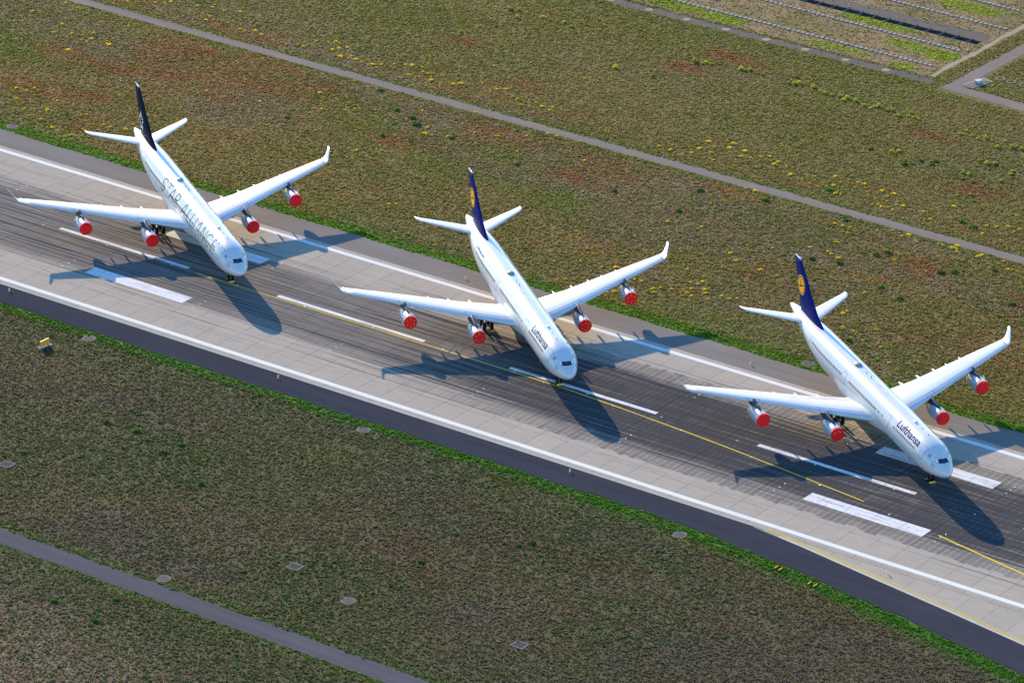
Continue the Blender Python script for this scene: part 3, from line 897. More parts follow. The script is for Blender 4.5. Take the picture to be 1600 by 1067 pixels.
def pylon_mesh(kind, sd):
    d0, y, z = ENG[kind]; wz = w_z(y); le = w_le(y)
    st = [(d0 + .9, z + 1.26, z + 1.1, .03), (d0 + 1.4, z + 1.40, z + 1.1, .14), (d0 + 2.4, z + 1.68, z + 1.0, .24), (d0 + 3.6, wz + .05, z + .8, .28), (le + .15, wz + .40, z + .55, .28),
          (le + 1.3, wz + .15, z + .75, .26), (le + 2.8, wz - .05, wz - .75, .2), (le + 4.4, wz - .1, wz - .5, .1), (le + 5.2, wz - .15, wz - .3, .03)]
    rings = []
    for d, t, b, w in st:
        hm = (t + b) / 2
        rings.append([(NG - d, sd * y + yy, zz) for yy, zz in ((-w, b), (w, b), (w * 1.05, hm), (w * .8, t - .06), (0, t), (-w * .8, t - .06), (-w * 1.05, hm))])
    mb = MB().loft(rings)
    return mb.mesh('pylon', [M['pylon']], True)
def strake_mesh(kind, sd):
    d, y, z = ENG[kind]; s = -sd if kind == 'inner' else sd
    mb = MB()
    a = math.radians(52); ny, nz = math.cos(a) * s, math.sin(a)
    P = lambda dx, r, w: (NG - d - dx, sd * y + ny * r - nz * w * s, z + nz * r + abs(ny) * w)
    mb.add([P(.9, 1.2, .02), P(2.1, 1.2, .02), P(2.0, 1.62, .02), P(1.6, 1.55, .02), P(.9, 1.2, -.02), P(2.1, 1.2, -.02), P(2.0, 1.62, -.02), P(1.6, 1.55, -.02)],
           [(0, 1, 2, 3), (7, 6, 5, 4), (0, 3, 7, 4), (3, 2, 6, 7), (2, 1, 5, 6), (1, 0, 4, 5)])
    return mb.mesh('strake', [M['nacelle']])

# ---- tail
def fin_le(z): return float(np.interp(z, [7.2, 8.3, 9.3, 10.4, 17.0], [48.6, 50.4, 52.3, 53.75, 60.35]))
def fin_te(z): return 59.75 + (z - 8.4) * .388
def fin_y(d, z):
    ch = fin_te(z) - fin_le(z); c = (d - fin_le(z)) / ch
    return foil(min(max(c, 0), 1), .10 if z > 10 else .085) * ch
def fin_mesh(mat):
    Z = [6.6, 7.4, 7.9, 8.4, 8.9, 9.4, 9.9, 10.4, 11.2, 12.2, 13.2, 14.2, 15.2, 16.2, 16.75]
    rings = []
    for z in Z:
        le, te = fin_le(z), fin_te(z); ch = te - le; t = .10 if z > 10 else .085
        rings.append([(NG - (le + c * ch), s * foil(c, t) * ch, z) for c, s in [(c, 1) for c in CU] + [(0, 1)] + [(c, -1) for c in reversed(CU)]])
    return MB().loft(rings).mesh('tail_fin', [M[mat]], True)
def fin_cap_mesh():  # white colour stands in for the sun's glint along the tip edge
    rings = []
    for z, k in ((16.752, 1), (16.84, .97), (16.90, .80)):
        le, te = fin_le(min(z, 17)), fin_te(z); ch = te - le
        rings.append([(NG - (le + (.5 + (c - .5) * (1 if k > .9 else .9)) * ch), s * foil(c, .10) * ch * k, z) for c, s in [(c, 1) for c in CU] + [(0, 1)] + [(c, -1) for c in reversed(CU)]])
    return MB().loft(rings).mesh('fin_cap', [M['wing_white']], True)
def rudder_mesh(mat):
    mb = MB()
    Z = np.linspace(8.9, 16.6, 14)
    for s in (1, -1):
        f = lambda z, c, off: Vector((NG - (fin_le(z) + c * (fin_te(z) - fin_le(z))), s * (fin_y(fin_le(z) + c * (fin_te(z) - fin_le(z)), z) + off), z))
        sheet(f, Z, [.70, .8, .9, .985], .012, .02, mb)
    return mb.mesh('rudder', [M[mat]], True)
def stab_pt(y, c, s, sd, off=0.0):
    le = float(np.interp(y, [.6, 9.0], [54.75, 61.0])) if y < 9.0 else float(np.interp(y, [9.0, 9.4, 9.72], [61.0, 61.45, 62.3]))
    te = float(np.interp(y, [.6, 8.7, 9.72], [59.25, 62.75, 63.35])); ch = te - le
    z = 7.18 + .118 * y
    return Vector((NG - (le + c * ch), sd * y, z + s * (foil(c, .105) * ch + off)))
def stab_mesh(sd):
    rings = [[stab_pt(y, c, s, sd) for c, s in [(c, 1) for c in CU] + [(0, 1)] + [(c, -1) for c in reversed(CU)]] for y in (.6, 1.5, 3, 5, 7, 8.4, 9.0, 9.3, 9.55, 9.72)]
    return MB().loft(rings).mesh('tailplane', [M['wing_white']], True)
def elevator_mesh(sd):
    return sheet(lambda y, c, off: stab_pt(y, c, 1, sd, off), np.linspace(2.1, 8.5, 6), [.69, .8, .9, .975], .012, .02).mesh('elevator', [M['wing_white']], True)
def stab_gap_mesh(sd):
    mb = MB(); f = lambda y, c: stab_pt(y, c, 1, sd, .004)
    for a, b in zip(np.linspace(2.0, 8.55, 9), np.linspace(2.0, 8.55, 9)[1:]):
        mb.add([f(a, .665), f(b, .665), f(b, .685), f(a, .685)], [(0, 1, 2, 3)])
    for y in (2.0, 5.6, 8.52): mb.add([f(y, .665), f(y, .98), f(y + .07, .98), f(y + .07, .665)], [(0, 1, 2, 3)])
    return mb.mesh('panel_gaps', [M['seam']], recalc=False)

# ---- skin details
def door_mesh(sd, d, hw, t0, t1):
    return sheet(lambda a, b, off: skin(a, b * sd, off), np.linspace(d - hw, d + hw, 4), np.linspace(t0, t1, 8), .016, .03).mesh('door', [M['wing_white']], True)
def door_seam_mesh(sd, d, hw, t0, t1):
    dt = .055 / 2.82 * 57.3
    return sheet(lambda a, b, off: skin(a, b * sd, off), np.linspace(d - hw - .055, d + hw + .055, 4), np.linspace(t0 - dt, t1 + dt, 8), .004, .02).mesh('door_seam', [M['door_seam']], False)
def oval(mb, d, th, w, h, off, m, sd, n=10):
    v = []
    for k in range(n):
        a = 2 * PI * k / n; c, s = math.cos(a), math.sin(a)
        v.append(skin(d + w / 2 * math.copysign(abs(c) ** .7, c), sd * (th + h / 2 / 2.82 * 57.3 * math.copysign(abs(s) ** .7, s)), off))
    v += [skin(d, sd * th, off)]
    mb.add(v, [(k, (k + 1) % n, n) for k in range(n)], m)
def windows_mesh(sd, lo, hi, th, shut, var):
    mb = MB(); r = random.Random(var)
    d = lo
    while d < hi:
        oval(mb, d, th, .27, .42, .006, 1 if (d < shut and r.random() < .85) else 0, sd)
        d += .533
    return mb.mesh('cabin_windows', [M['window'], M['window_shut']], recalc=False)
PANES = [  # (d, th) corners: lower front, upper front, upper rear, lower rear
    ('glass', [(1.62, 1.6), (2.30, 1.6), (2.44, 22.5), (1.84, 28.0)]),
    ('blind', [(1.91, 30.5), (2.50, 24.6), (2.94, 32.5), (2.38, 41.5)]),
    ('blind', [(2.46, 43.5), (3.00, 34.0), (3.34, 39.0), (2.94, 48.0)]),
]
def pane_mesh(sd, k):
    mat, q = PANES[k]
    def f(a, b, off):
        d = (q[0][0] * (1 - a) + q[3][0] * a) * (1 - b) + (q[1][0] * (1 - a) + q[2][0] * a) * b
        t = (q[0][1] * (1 - a) + q[3][1] * a) * (1 - b) + (q[1][1] * (1 - a) + q[2][1] * a) * b
        return skin(d, t * sd, off)
    return sheet(f, np.linspace(0, 1, 5), np.linspace(0, 1, 5), .012, .03).mesh('cockpit_window', [M[mat]], True)
def pane_frame_mesh(sd):
    mb = MB()
    for mat, q in PANES:
        def f(a, b, off):
            d = (q[0][0] * (1 - a) + q[3][0] * a) * (1 - b) + (q[1][0] * (1 - a) + q[2][0] * a) * b
            t = (q[0][1] * (1 - a) + q[3][1] * a) * (1 - b) + (q[1][1] * (1 - a) + q[2][1] * a) * b
            return skin(d, t * sd, off)
        e = .07
        sheet(f, np.linspace(-e, 1 + e, 5), np.linspace(-e, 1 + e, 5), .004, .02, mb)
    return mb.mesh('window_frame', [M['seam']], recalc=True)
def dome_mesh(d, L, w, h, mat):
    rings = []
    for t in np.linspace(0, 1, 9):
        k = math.sin(PI * min(max(t, .03), .97)) ** .45
        rings.append([(NG - (d - L / 2 + L * t), w / 2 * k * math.cos(a), zc0(d) + 2.74 + h * k * max(0, math.sin(a)) ** .7) for a in np.linspace(0, PI, 13)])
    mb = MB()
    n = 13; v = [p for r in rings for p in r]
    f = [(i * n + k, i * n + k + 1, (i + 1) * n + k + 1, (i + 1) * n + k) for i in range(8) for k in range(n - 1)]
    f += [tuple(range(n)), tuple(8 * n + k for k in range(n))]
    return mb.add(v, f).mesh('antenna_fairing', [M[mat]], True)
def blade_mesh(d, L, h):
    mb = MB(); z = zc0(d) + 2.78
    mb.add([(NG - d, -.03, z), (NG - d - L, -.03, z), (NG - d - L, -.03, z + h), (NG - d - L * .55, -.03, z + h), (NG - d, .03, z), (NG - d - L, .03, z), (NG - d - L, .03, z + h), (NG - d - L * .55, .03, z + h)],
           [(0, 1, 2, 3), (7, 6, 5, 4), (0, 3, 7, 4), (3, 2, 6, 7), (2, 1, 5, 6), (0, 4, 5, 1)])
    return mb.mesh('blade_antenna', [M['barrier']])

# ---- lettering laid on the skin; s runs along the text, h upwards
def lay_text(polys, place, name, mat):
    bm = bmesh.new()
    for pts, fcs in polys:
        vs = [bm.verts.new((x, y, 0)) for x, y in pts]
        for f in fcs:
            try: bm.faces.new([vs[i] for i in f])
            except ValueError: pass
    ymin = min(v.co.y for v in bm.verts); ymax = max(v.co.y for v in bm.verts)
    y = ymin + .12
    while y < ymax:
        bmesh.ops.bisect_plane(bm, geom=bm.verts[:] + bm.edges[:] + bm.faces[:], plane_co=(0, y, 0), plane_no=(0, 1, 0))
        y += .16
    for v in bm.verts:
        v.co = place(v.co.x, v.co.y)
    me = bpy.data.meshes.new(name); bm.to_mesh(me); bm.free()
    me.materials.append(M[mat])
    return me
def font_polys(text, size, bold=0.0, sx=1.0):
    cu = bpy.data.curves.new('lettering', 'FONT'); cu.body = text; cu.size = size; cu.offset = bold; cu.resolution_u = 4
    o = bpy.data.objects.new('lettering', cu); C.objects.link(o)
    dg = bpy.context.evaluated_depsgraph_get()
    me = o.evaluated_get(dg).to_mesh()
    pts = [(v.co.x * sx, v.co.y) for v in me.vertices]; f = [tuple(p.vertices) for p in me.polygons]
    bpy.data.objects.remove(o)
    bpy.data.curves.remove(cu)
    return [(pts, f)]
def stroke(pts, w):
    """thin polyline ribbon as quads"""
    P = [Vector(p) for p in pts]; A = []
    for i, p in enumerate(P):
        if i == 0: t = P[1] - P[0]
        elif i == len(P) - 1: t = P[-1] - P[-2]
        else: t = (P[i + 1] - P[i]).normalized() + (P[i] - P[i - 1]).normalized()
        t.normalize(); n = Vector((-t.y, t.x)) * w / 2
        A.append((p - n, p + n))
    v = [tuple(q) for a in A for q in a]
    return (v, [(2 * i, 2 * i + 2, 2 * i + 3, 2 * i + 1) for i in range(len(P) - 1)])
def arc(cx, cy_, rx, ry, a0, a1, n=12):
    return [(cx + rx * math.cos(math.radians(a0 + (a1 - a0) * i / n)), cy_ + ry * math.sin(math.radians(a0 + (a1 - a0) * i / n))) for i in range(n + 1)]
def thin_letter(ch, w, h, lw):
    a = lw / 2
    if ch == 'S': return [stroke(arc(w / 2, h * .74, w / 2 - a, h * .26 - a, 25, 250, 14) + arc(w / 2, h * .25, w / 2 - a, h * .25 - a, 80, -155, 14), lw)]
    if ch == 'T': return [stroke([(0, h - a), (w, h - a)], lw), stroke([(w / 2, 0), (w / 2, h - lw)], lw)]
    if ch == 'A': return [stroke([(a, 0), (w / 2, h)], lw), stroke([(w / 2, h), (w - a, 0)], lw), stroke([(w * .2, h * .32), (w * .8, h * .32)], lw)]
    if ch == 'R': return [stroke([(a, 0), (a, h)], lw), stroke([(a, h - a)] + arc(w * .5, h * .73, w * .45, h * .27 - a, 90, -90, 12) + [(a, h * .46 + a)], lw), stroke([(w * .5, h * .46), (w - a, 0)], lw)]
    if ch == 'L': return [stroke([(a, 0), (a, h)], lw), stroke([(lw, a), (w, a)], lw)]
    if ch == 'I': return [stroke([(w / 2, 0), (w / 2, h)], lw)]
    if ch == 'N': return [stroke([(a, 0), (a, h)], lw), stroke([(a, h), (w - a, 0)], lw), stroke([(w - a, 0), (w - a, h)], lw)]
    if ch == 'C': return [stroke(arc(w * .55, h / 2, w * .55 - a, h / 2 - a, 55, 305, 22), lw)]
    if ch == 'E': return [stroke([(a, 0), (a, h)], lw), stroke([(lw, h - a), (w, h - a)], lw), stroke([(lw, h * .52), (w * .85, h * .52)], lw), stroke([(lw, a), (w, a)], lw)]
def shift(polys, dx): return [([(x + dx, y) for x, y in v], f) for v, f in polys]
ARC = 57.2958 / 2.82
CAPS = [('S', 38.7, 2.0), ('T', 36.3, 2.3), ('A', 34.05, 2.5), ('R', 30.95, 1.8), ('A', 26.8, 2.4), ('L', 23.45, 1.5), ('L', 21.35, 1.5), ('I', 19.35, .3), ('A', 18.3, 2.4), ('N', 15.2, 1.95), ('C', 12.5, 2.3), ('E', 9.4, 2.0)]
def capital_mesh(sd, i):
    """tall thin capitals along the side; read tail to nose on starboard, nose to tail on port"""
    ch, d, w = CAPS[i]
    P = shift(thin_letter(ch, w, 2.42, .19), 40 - d if sd < 0 else 46 - d)
    place = (lambda s, h: skin(40 - s, -(83.5 - h * ARC), .007)) if sd < 0 else (lambda s, h: skin(s, 83.5 - h * ARC, .007))
    return lay_text(P, place, 'letter', 'letter_grey')
def word(text, size, bold, length):
    """one polygon set per letter, the whole word fitted to a length"""
    L, x = [], 0.0
    full = font_polys(text, size, bold)[0][0]; x1 = max(p_[0] for p_ in full); x0 = min(p_[0] for p_ in full)
    k = length / (x1 - x0)
    for i, ch in enumerate(text):
        a = font_polys(text[:i + 1], size, bold)[0]
        right = max(q[0] for q in a[0])
        g = font_polys(ch, size, bold)[0]
        gr = max(q[0] for q in g[0])
        L.append([([((px + right - gr - x0) * k, py) for px, py in g[0]], g[1])])
    return L
def title_mesh(sd, i):
    P = cached('title_word', lambda: word('Lufthansa', 1.86, .030, 8.15))[i]
    if sd < 0: place = lambda s, h: skin(15.05 - s, -(56.2 - h * ARC), .008)
    else: place = lambda s, h: skin(6.9 + s, 56.2 - h * ARC, .008)
    return lay_text(P, place, 'letter', 'letter_navy')
def web_mesh(sd, i):
    P = cached('web_word', lambda: word('Lufthansa.com', .62, .008, 4.4))[i]
    if sd < 0: place = lambda s, h: skin(49.7 - s, -(52.0 - h * ARC * 1.05), .008)
    else: place = lambda s, h: skin(45.3 + s, 52.0 - h * ARC * 1.05, .008)
    return lay_text(P, place, 'small_letter', 'letter_navy')
# ---- fin emblems: u runs forward from the centre, w upwards
def on_fin(sd, off, cd, cz):
    return lambda u, w: Vector((NG - (cd - u), sd * (fin_y(cd - u, cz + w) + off), cz + w))
def disc_polys(r0, r1, n=40, grid=5):
    out = []
    R = np.linspace(r0, r1, grid)
    for a, b in zip(R, R[1:]):
        v = [(a * math.cos(2 * PI * k / n), a * math.sin(2 * PI * k / n)) for k in range(n)] + [(b * math.cos(2 * PI * k / n), b * math.sin(2 * PI * k / n)) for k in range(n)]
        out.append((v, [(k, (k + 1) % n, n + (k + 1) % n, n + k) for k in range(n)]))
    return out
def flat_lay(polys, place, name, mat):
    v, f = [], []
    for p, q in polys:
        n = len(v); v += [place(x, y) for x, y in p]; f += [tuple(i + n for i in t) for t in q]
    return mesh(name, v, f, M[mat])
def taper(pts, ws):
    P = [Vector(p) for p in pts]; A = []
    for i, p in enumerate(P):
        t = (P[min(i + 1, len(P) - 1)] - P[max(i - 1, 0)]).normalized(); n = Vector((-t.y, t.x)) * ws[i] / 2
        A += [tuple(p - n), tuple(p + n)]
    return (A, [(2 * i, 2 * i + 2, 2 * i + 3, 2 * i + 1) for i in range(len(P) - 1)])
def bird_polys():
    """a slender bird rising forward: neck and bill, body, legs trailing, one raised wing"""
    return [taper([(-1.05, -.62), (-.55, -.36), (-.1, -.18), (.35, .0), (.75, .17), (1.12, .36)], [.05, .16, .27, .21, .12, .03]),
            taper([(-.05, -.12), (-.28, .26), (-.50, .58), (-.66, .92), (-.70, 1.18)], [.30, .27, .21, .13, .03]),
            taper([(-.30, -.26), (-.62, -.22), (-.95, -.26)], [.18, .12, .03])]
def star_polys():
    """ring of five split shards"""
    out = []
    for k in range(5):
        a = math.radians(90 + 72 * k)
        c, s = math.cos(a), math.sin(a)
        P = lambda u, w: (c * u - s * w, s * u + c * w)
        out.append(([P(.50, -.10), P(.62, -.62), P(1.62, -.06)], [(0, 1, 2)]))
        out.append(([P(.60, .08), P(1.50, .04), P(.86, .58)], [(0, 1, 2)]))
    return out

# ---- landing gear
def wheel_tyre(o, r, w): return MB().lathe([(r * .55, -w / 2), (r * .86, -w / 2), (r * .96, -w * .38), (r, -w * .15), (r, w * .15), (r * .96, w * .38), (r * .86, w / 2), (r * .55, w / 2)], 28, o, 'y')
def wheel_hub(o, r, w): return MB().lathe([(r * .18, -w * .56), (r * .50, -w * .46), (r * .56, -w * .3), (r * .56, w * .3), (r * .50, w * .46), (r * .18, w * .56)], 20, o, 'y')

def build_airliner(x, y, heading, livery, label, marks):
    root = empty('airliner', (x, y, 0), heading)
    tag(root, label, 'airliner', 'white four-engined airliners parked on the runway')
    P = lambda name, key, fn, parent=root: link(name, cached(key, fn), parent)
    body = P('fuselage', 'fus', fuselage_mesh)
    P('belly_fairing', 'belly', belly_mesh)
    for sd in (-1, 1):
        w = P('wing', ('w', sd), lambda: wing_mesh(sd))
        P('winglet', ('wl', sd), lambda: winglet_mesh(sd), w)
        for a, b in SLATS: P('slat', ('sl', sd, a), lambda: slat_mesh(sd, a, b), w)
        P('panel_gaps', ('pg', sd), lambda: gap_mesh(sd), w)['kind'] = 'stuff'
        for nm, a, b, c0, c1 in (('flap', 3.4, 9.7, .75, .985), ('flap', 9.85, 20.35, .75, .985), ('aileron', 20.5, 24.45, .752, .985), ('aileron', 24.6, 28.2, .752, .985),
                                 ('spoiler', 9.95, 12.38, .61, .73), ('spoiler', 12.46, 14.88, .61, .73), ('spoiler', 14.96, 17.38, .61, .73), ('spoiler', 17.46, 19.95, .61, .73)):
            P(nm, (nm, sd, a), lambda: panel_mesh(sd, nm, a, b, c0, c1), w)
        for yy, L, ww in ((7.5, 4.6, .46), (11.0, 4.6, .44), (14.3, 4.3, .40), (17.0, 3.6, .34), (19.9, 3.6, .36)):
            P('flap_fairing', ('ff', sd, yy), lambda: fairing_mesh(sd, yy, L, ww), w)
        for kind in ('inner', 'outer'):
            e = P('engine', ('nac', kind, sd), lambda: nacelle_mesh(kind, sd))
            P('exhaust_cone', ('noz', kind, sd), lambda: nozzle_mesh(kind, sd), e)
            mk = marks.get((kind, sd), marks['all'])
            P('intake_cover', ('cov', kind, sd, mk), lambda: cover_mesh(kind, sd, mk), e)
            P('pylon', ('pyl', kind, sd), lambda: pylon_mesh(kind, sd), e)
            P('strake', ('str', kind, sd), lambda: strake_mesh(kind, sd), e)
        t = P('tailplane', ('st', sd), lambda: stab_mesh(sd))
        P('elevator', ('el', sd), lambda: elevator_mesh(sd), t)
        P('panel_gaps', ('sg', sd), lambda: stab_gap_mesh(sd), t)['kind'] = 'stuff'
        # doors, windows and lettering on the fuselage
        for d, hw, t0, t1 in ((5.35, .54, 34.5, 79), (18.1, .54, 46, 88), (35.6, .54, 52, 88), (50.6, .52, 40, 78)):
            dr = P('door', ('dr', sd, d), lambda: door_mesh(sd, d, hw, t0, t1), body)
            P('door_seam', ('ds', sd, d), lambda: door_seam_mesh(sd, d, hw, t0, t1), body)
        for lo, hi, shut in ((7.6, 15.8, 0), (20.0, 33.4, 22.6), (36.8, 49.2, 0)):
            P('cabin_windows', ('cw', sd, lo), lambda: windows_mesh(sd, lo, hi, 66.8, shut, int(lo)), body)['kind'] = 'stuff'
        for k in range(3): P('cockpit_window', ('pw', sd, k), lambda: pane_mesh(sd, k), body)
        P('window_frame', ('pf', sd), lambda: pane_frame_mesh(sd), body)
        if livery == 'capitals':
            for i in range(len(CAPS)): P('letter', ('all', sd, i), lambda: capital_mesh(sd, i), body)
        else:
            for i in range(9): P('letter', ('ttl', sd, i), lambda: title_mesh(sd, i), body)
            if livery == 'web':
                for i in range(13): P('small_letter', ('web', sd, i), lambda: web_mesh(sd, i), body)
        # round badge and little star ahead of the door
        rg = [([(x_ + 0, y_) for x_, y_ in v], f) for v, f in disc_polys(.30, .36, 24, 2)] + [taper([(-.2, -.1), (0, 0), (.22, .1)], [.03, .1, .02])]
        P('nose_badge', ('nb', sd), lambda: flat_lay(rg, lambda u, v: skin(2.35 + u, sd * (66.5 - v * 57.3 / 2.1), .008), 'nose_badge', 'letter_navy'), body)
        P('nose_star', ('ns', sd), lambda: flat_lay([([(a * .23, b * .23) for a, b in v], f) for v, f in star_polys()], lambda u, v: skin(3.75 + u, sd * (45 - v * 57.3 / 2.4), .008), 'nose_star', 'letter_grey'), body)
    tail = 'black_tail' if livery == 'capitals' else 'navy'
    fin = P('tail_fin', ('fin', tail), lambda: fin_mesh(tail))
    P('fin_cap', 'fincap', fin_cap_mesh, fin)
    P('rudder', ('rud', tail), lambda: rudder_mesh(tail), fin)
    for sd in (-1, 1):
        if livery == 'capitals':
            P('fin_emblem', ('star', sd), lambda: flat_lay([([(x_ * 1.12, y_ * 1.36) for x_, y_ in q], f) for q, f in star_polys()], on_fin(sd, .024, 58.8, 10.7), 'fin_emblem', 'silver'), fin)
        else:
            P('fin_emblem', ('disc', sd), lambda: flat_lay(disc_polys(.02, 1.76), on_fin(sd, .024, 59.45, 12.5), 'fin_emblem', 'yellow_disc'), fin)
            P('emblem_ring', ('ring', sd), lambda: flat_lay(disc_polys(1.40, 1.56, 40, 2), on_fin(sd, .030, 59.45, 12.5), 'emblem_ring', 'letter_navy'), fin)
            P('emblem_bird', ('bird', sd), lambda: flat_lay([([(a * 1.12, b * 1.12) for a, b in q], f) for q, f in bird_polys()], on_fin(sd, .032, 59.45, 12.5), 'emblem_bird', 'letter_navy'), fin)
    P('antenna_fairing', ('dome', livery == 'capitals'), lambda: dome_mesh(35.7, 1.9, 1.25, .42, 'pit_white' if livery == 'capitals' else 'radome'), body)
    P('antenna_fairing', 'dome2', lambda: dome_mesh(12.9, 1.15, .55, .34, 'wing_white'), body)
    for d, L, h in ((32.0, .4, .3), (30.1, .5, .34), (7.7, .35, .28), (26.9, .25, .16), (10.2, .3, .2)):
        P('blade_antenna', ('ba', d), lambda: blade_mesh(d, L, h), body)
    # nose gear
    g = P('nose_gear', 'ngleg', lambda: MB().bar((0, 0, .5), (-.25, 0, 2.4), .13, 12).bar((-.1, -.36, .53), (-.1, .36, .53), .09, 10).bar((-.15, 0, 1.2), (-1.5, 0, 2.3), .06, 8).box(-.9, .7, -.62, -.58, 1.7, 2.5).box(-.9, .7, .58, .62, 1.7, 2.5).mesh('nose_gear', [M['gear']]))
    for yy in (-.36, .36):
        P('tyre', ('nt', yy), lambda: wheel_tyre((-.1, yy, .535), .53, .34).mesh('tyre', [M['tyre']], True), g)
        P('hub', ('nh', yy), lambda: wheel_hub((-.1, yy, .535), .53, .34).mesh('hub', [M['hub']], True), g)
    # main gear: two four-wheel bogies and the twin centre unit
    gx = NG - 31.75
    for sd in (-1, 1):
        yy = 5.45 * sd
        g = P('main_gear', ('mg', sd), lambda: MB().bar((gx, yy, .72), (gx + .1, yy - .1 * sd, 3.6), .21, 14).bar((gx - 1.0, yy, .70), (gx + 1.0, yy, .70), .15, 10).bar((gx + .99, yy - .8, .7), (gx + .99, yy + .8, .7), .09, 8).bar((gx - .99, yy - .8, .7), (gx - .99, yy + .8, .7), .09, 8).bar((gx, yy, 1.9), (gx + .1, yy - 2.2 * sd, 3.1), .11, 8).box(gx - .9, gx + .9, yy + .45 * sd - .03, yy + .45 * sd + .03, 1.9, 3.6).mesh('main_gear', [M['gear']]))
        for dx in (-.99, .99):
            for dy in (-.66, .66):
                P('tyre', ('mt', sd, dx, dy), lambda: wheel_tyre((gx + dx, yy + dy, .705), .70, .46).mesh('tyre', [M['tyre']], True), g)
                P('hub', ('mh', sd, dx, dy), lambda: wheel_hub((gx + dx, yy + dy, .705), .70, .46).mesh('hub', [M['hub']], True), g)
    g = P('centre_gear', 'cg', lambda: MB().bar((gx - 1.5, 0, .6), (gx - 1.4, 0, 2.8), .15, 12).bar((gx - 1.5, -.4, .6), (gx - 1.5, .4, .6), .09, 8).mesh('centre_gear', [M['gear']]))
    for yy in (-.4, .4):
        P('tyre', ('ct', yy), lambda: wheel_tyre((gx - 1.5, yy, .60), .595, .4).mesh('tyre', [M['tyre']], True), g)
        P('hub', ('ch', yy), lambda: wheel_hub((gx - 1.5, yy, .60), .595, .4).mesh('hub', [M['hub']], True), g)
    # red safety ribbons hanging by the nose
    P('ribbon', 'ribbon', lambda: MB().bar((NG - 4.6, -2.35, 3.75), (NG - 4.6, -2.42, 3.1), .06, 6).mesh('ribbon', [M['red']]), body)
    P('ribbon', 'ribbon2', lambda: MB().bar((NG - 9.0, -2.62, 3.4), (NG - 9.0, -2.66, 2.7), .06, 6).mesh('ribbon', [M['red']]), body)
    return root

R_ = math.radians
a1 = build_airliner(39.40, .08, R_(-32.92), 'capitals', 'white airliner with black tail fin and thin dark capitals along its whole fuselage', {'all': 'handles'})
a2 = build_airliner(110.26, -.14, R_(-37.75), 'web', 'white airliner with navy tail fin and yellow loops dotted on all four red engine covers', {'all': 'six'})
a3 = build_airliner(179.44, 5.38, R_(-33.87), 'plain', 'white airliner with navy tail fin and three of its red engine covers plain', {'all': 'plain', ('inner', -1): 'four'})

# yellow chocks
def chock_mesh():
    mb = MB()
    for dx, k in ((.62, 1), (-.62, -1)):
        mb.add([(dx, -.5, 0), (dx + .28 * k, -.5, 0), (dx + .08 * k, -.5, .19), (dx, -.5, .19), (dx, .5, 0), (dx + .28 * k, .5, 0), (dx + .08 * k, .5, .19), (dx, .5, .19)],
               [(0, 1, 2, 3), (7, 6, 5, 4), (0, 4, 5, 1), (1, 5, 6, 2), (2, 6, 7, 3), (3, 7, 4, 0)])
    return mb.mesh('wheel_chock', [M['chock']])
chm = chock_mesh()
for root, nm in ((a1, 'black-tailed airliner with capitals'), (a2, 'middle airliner'), (a3, 'airliner on the right')):
    mw = Matrix.Rotation(root.rotation_euler.z, 4, 'Z')
    for (lx, ly, sc), wh in ((((-.1), 0, 1.0), 'nose wheels'), ((NG - 31.75 + 1.36, -5.45 + .66, .62), 'main wheels')):
        v = mw @ Vector((lx, ly, 0))
        o = link('wheel_chock', chm); o.location = (root.location.x + v.x, root.location.y + v.y, .001); o.rotation_euler = (0, 0, root.rotation_euler.z)
        o.scale = (sc, sc, sc)
        tag(o, 'yellow chock against the %s of the %s' % (wh, nm), 'wheel chock', 'yellow wheel chocks')

# ------------------------------------------------------------------ small things beside and on the runway
def light_label(i): return None
mb = MB().lathe([(.16, 0), (.16, .03), (.05, .05), (.045, .24), (.12, .27), (.14, .33), (.13, .36)], 12, (0, 0, 0))
el_body = mb.mesh('edge_light', [M['orange']], True)
el_glass = MB().lathe([(.11, .36), (.125, .42), (.10, .50), (.03, .54)], 12, (0, 0, 0)).mesh('lamp_glass', [M['lamp_glass']], True)
for k in range(-2, 6):
    for yy in (-26.75, 25.75):
        x = 11.7 + 59.9 * k
        o = link('edge_light', el_body); o.location = (x, yy, -.012)
        link('lamp_glass', el_glass, o)
        tag(o, 'small orange runway edge light on the %s asphalt shoulder' % ('dark near' if yy < 0 else 'grey far'), 'runway light', 'runway edge lights')
il = MB().lathe([(.14, .0), (.13, .012), (.07, .022)], 12, (0, 0, 0)).mesh('inset_light', [M['lamp_glass']], True)
for k in range(-6, 16):
    o = link('inset_light', il); o.location = (11.6 + 14.98 * k, -.70, .006)
    tag(o, 'pale inset light along the runway centreline', 'runway light', 'inset centreline lights')
for x, y in ((108, -1.35), (122.5, -1.95), (137.0, -2.95), (151.7, -4.55), (166.2, -6.55), (180.6, -8.85), (194.75, -11.6), (209, -14.6)):
    o = link('inset_light', il); o.location = (x, y, .010)
    tag(o, 'pale inset light beside the curving yellow taxi line', 'runway light', 'inset lead-off lights')
for k in range(-4, 9):
    for y in (-12.75, -11.1, -9.5, 8.9, 10.3, 11.6):
        if k % 5 == 0 and False: continue
        o = link('inset_light', il); o.location = (11.7 + 29.95 * k, y, .010)
        tag(o, 'pale inset light in a row of three across the touchdown zone', 'runway light', 'inset touchdown zone lights')

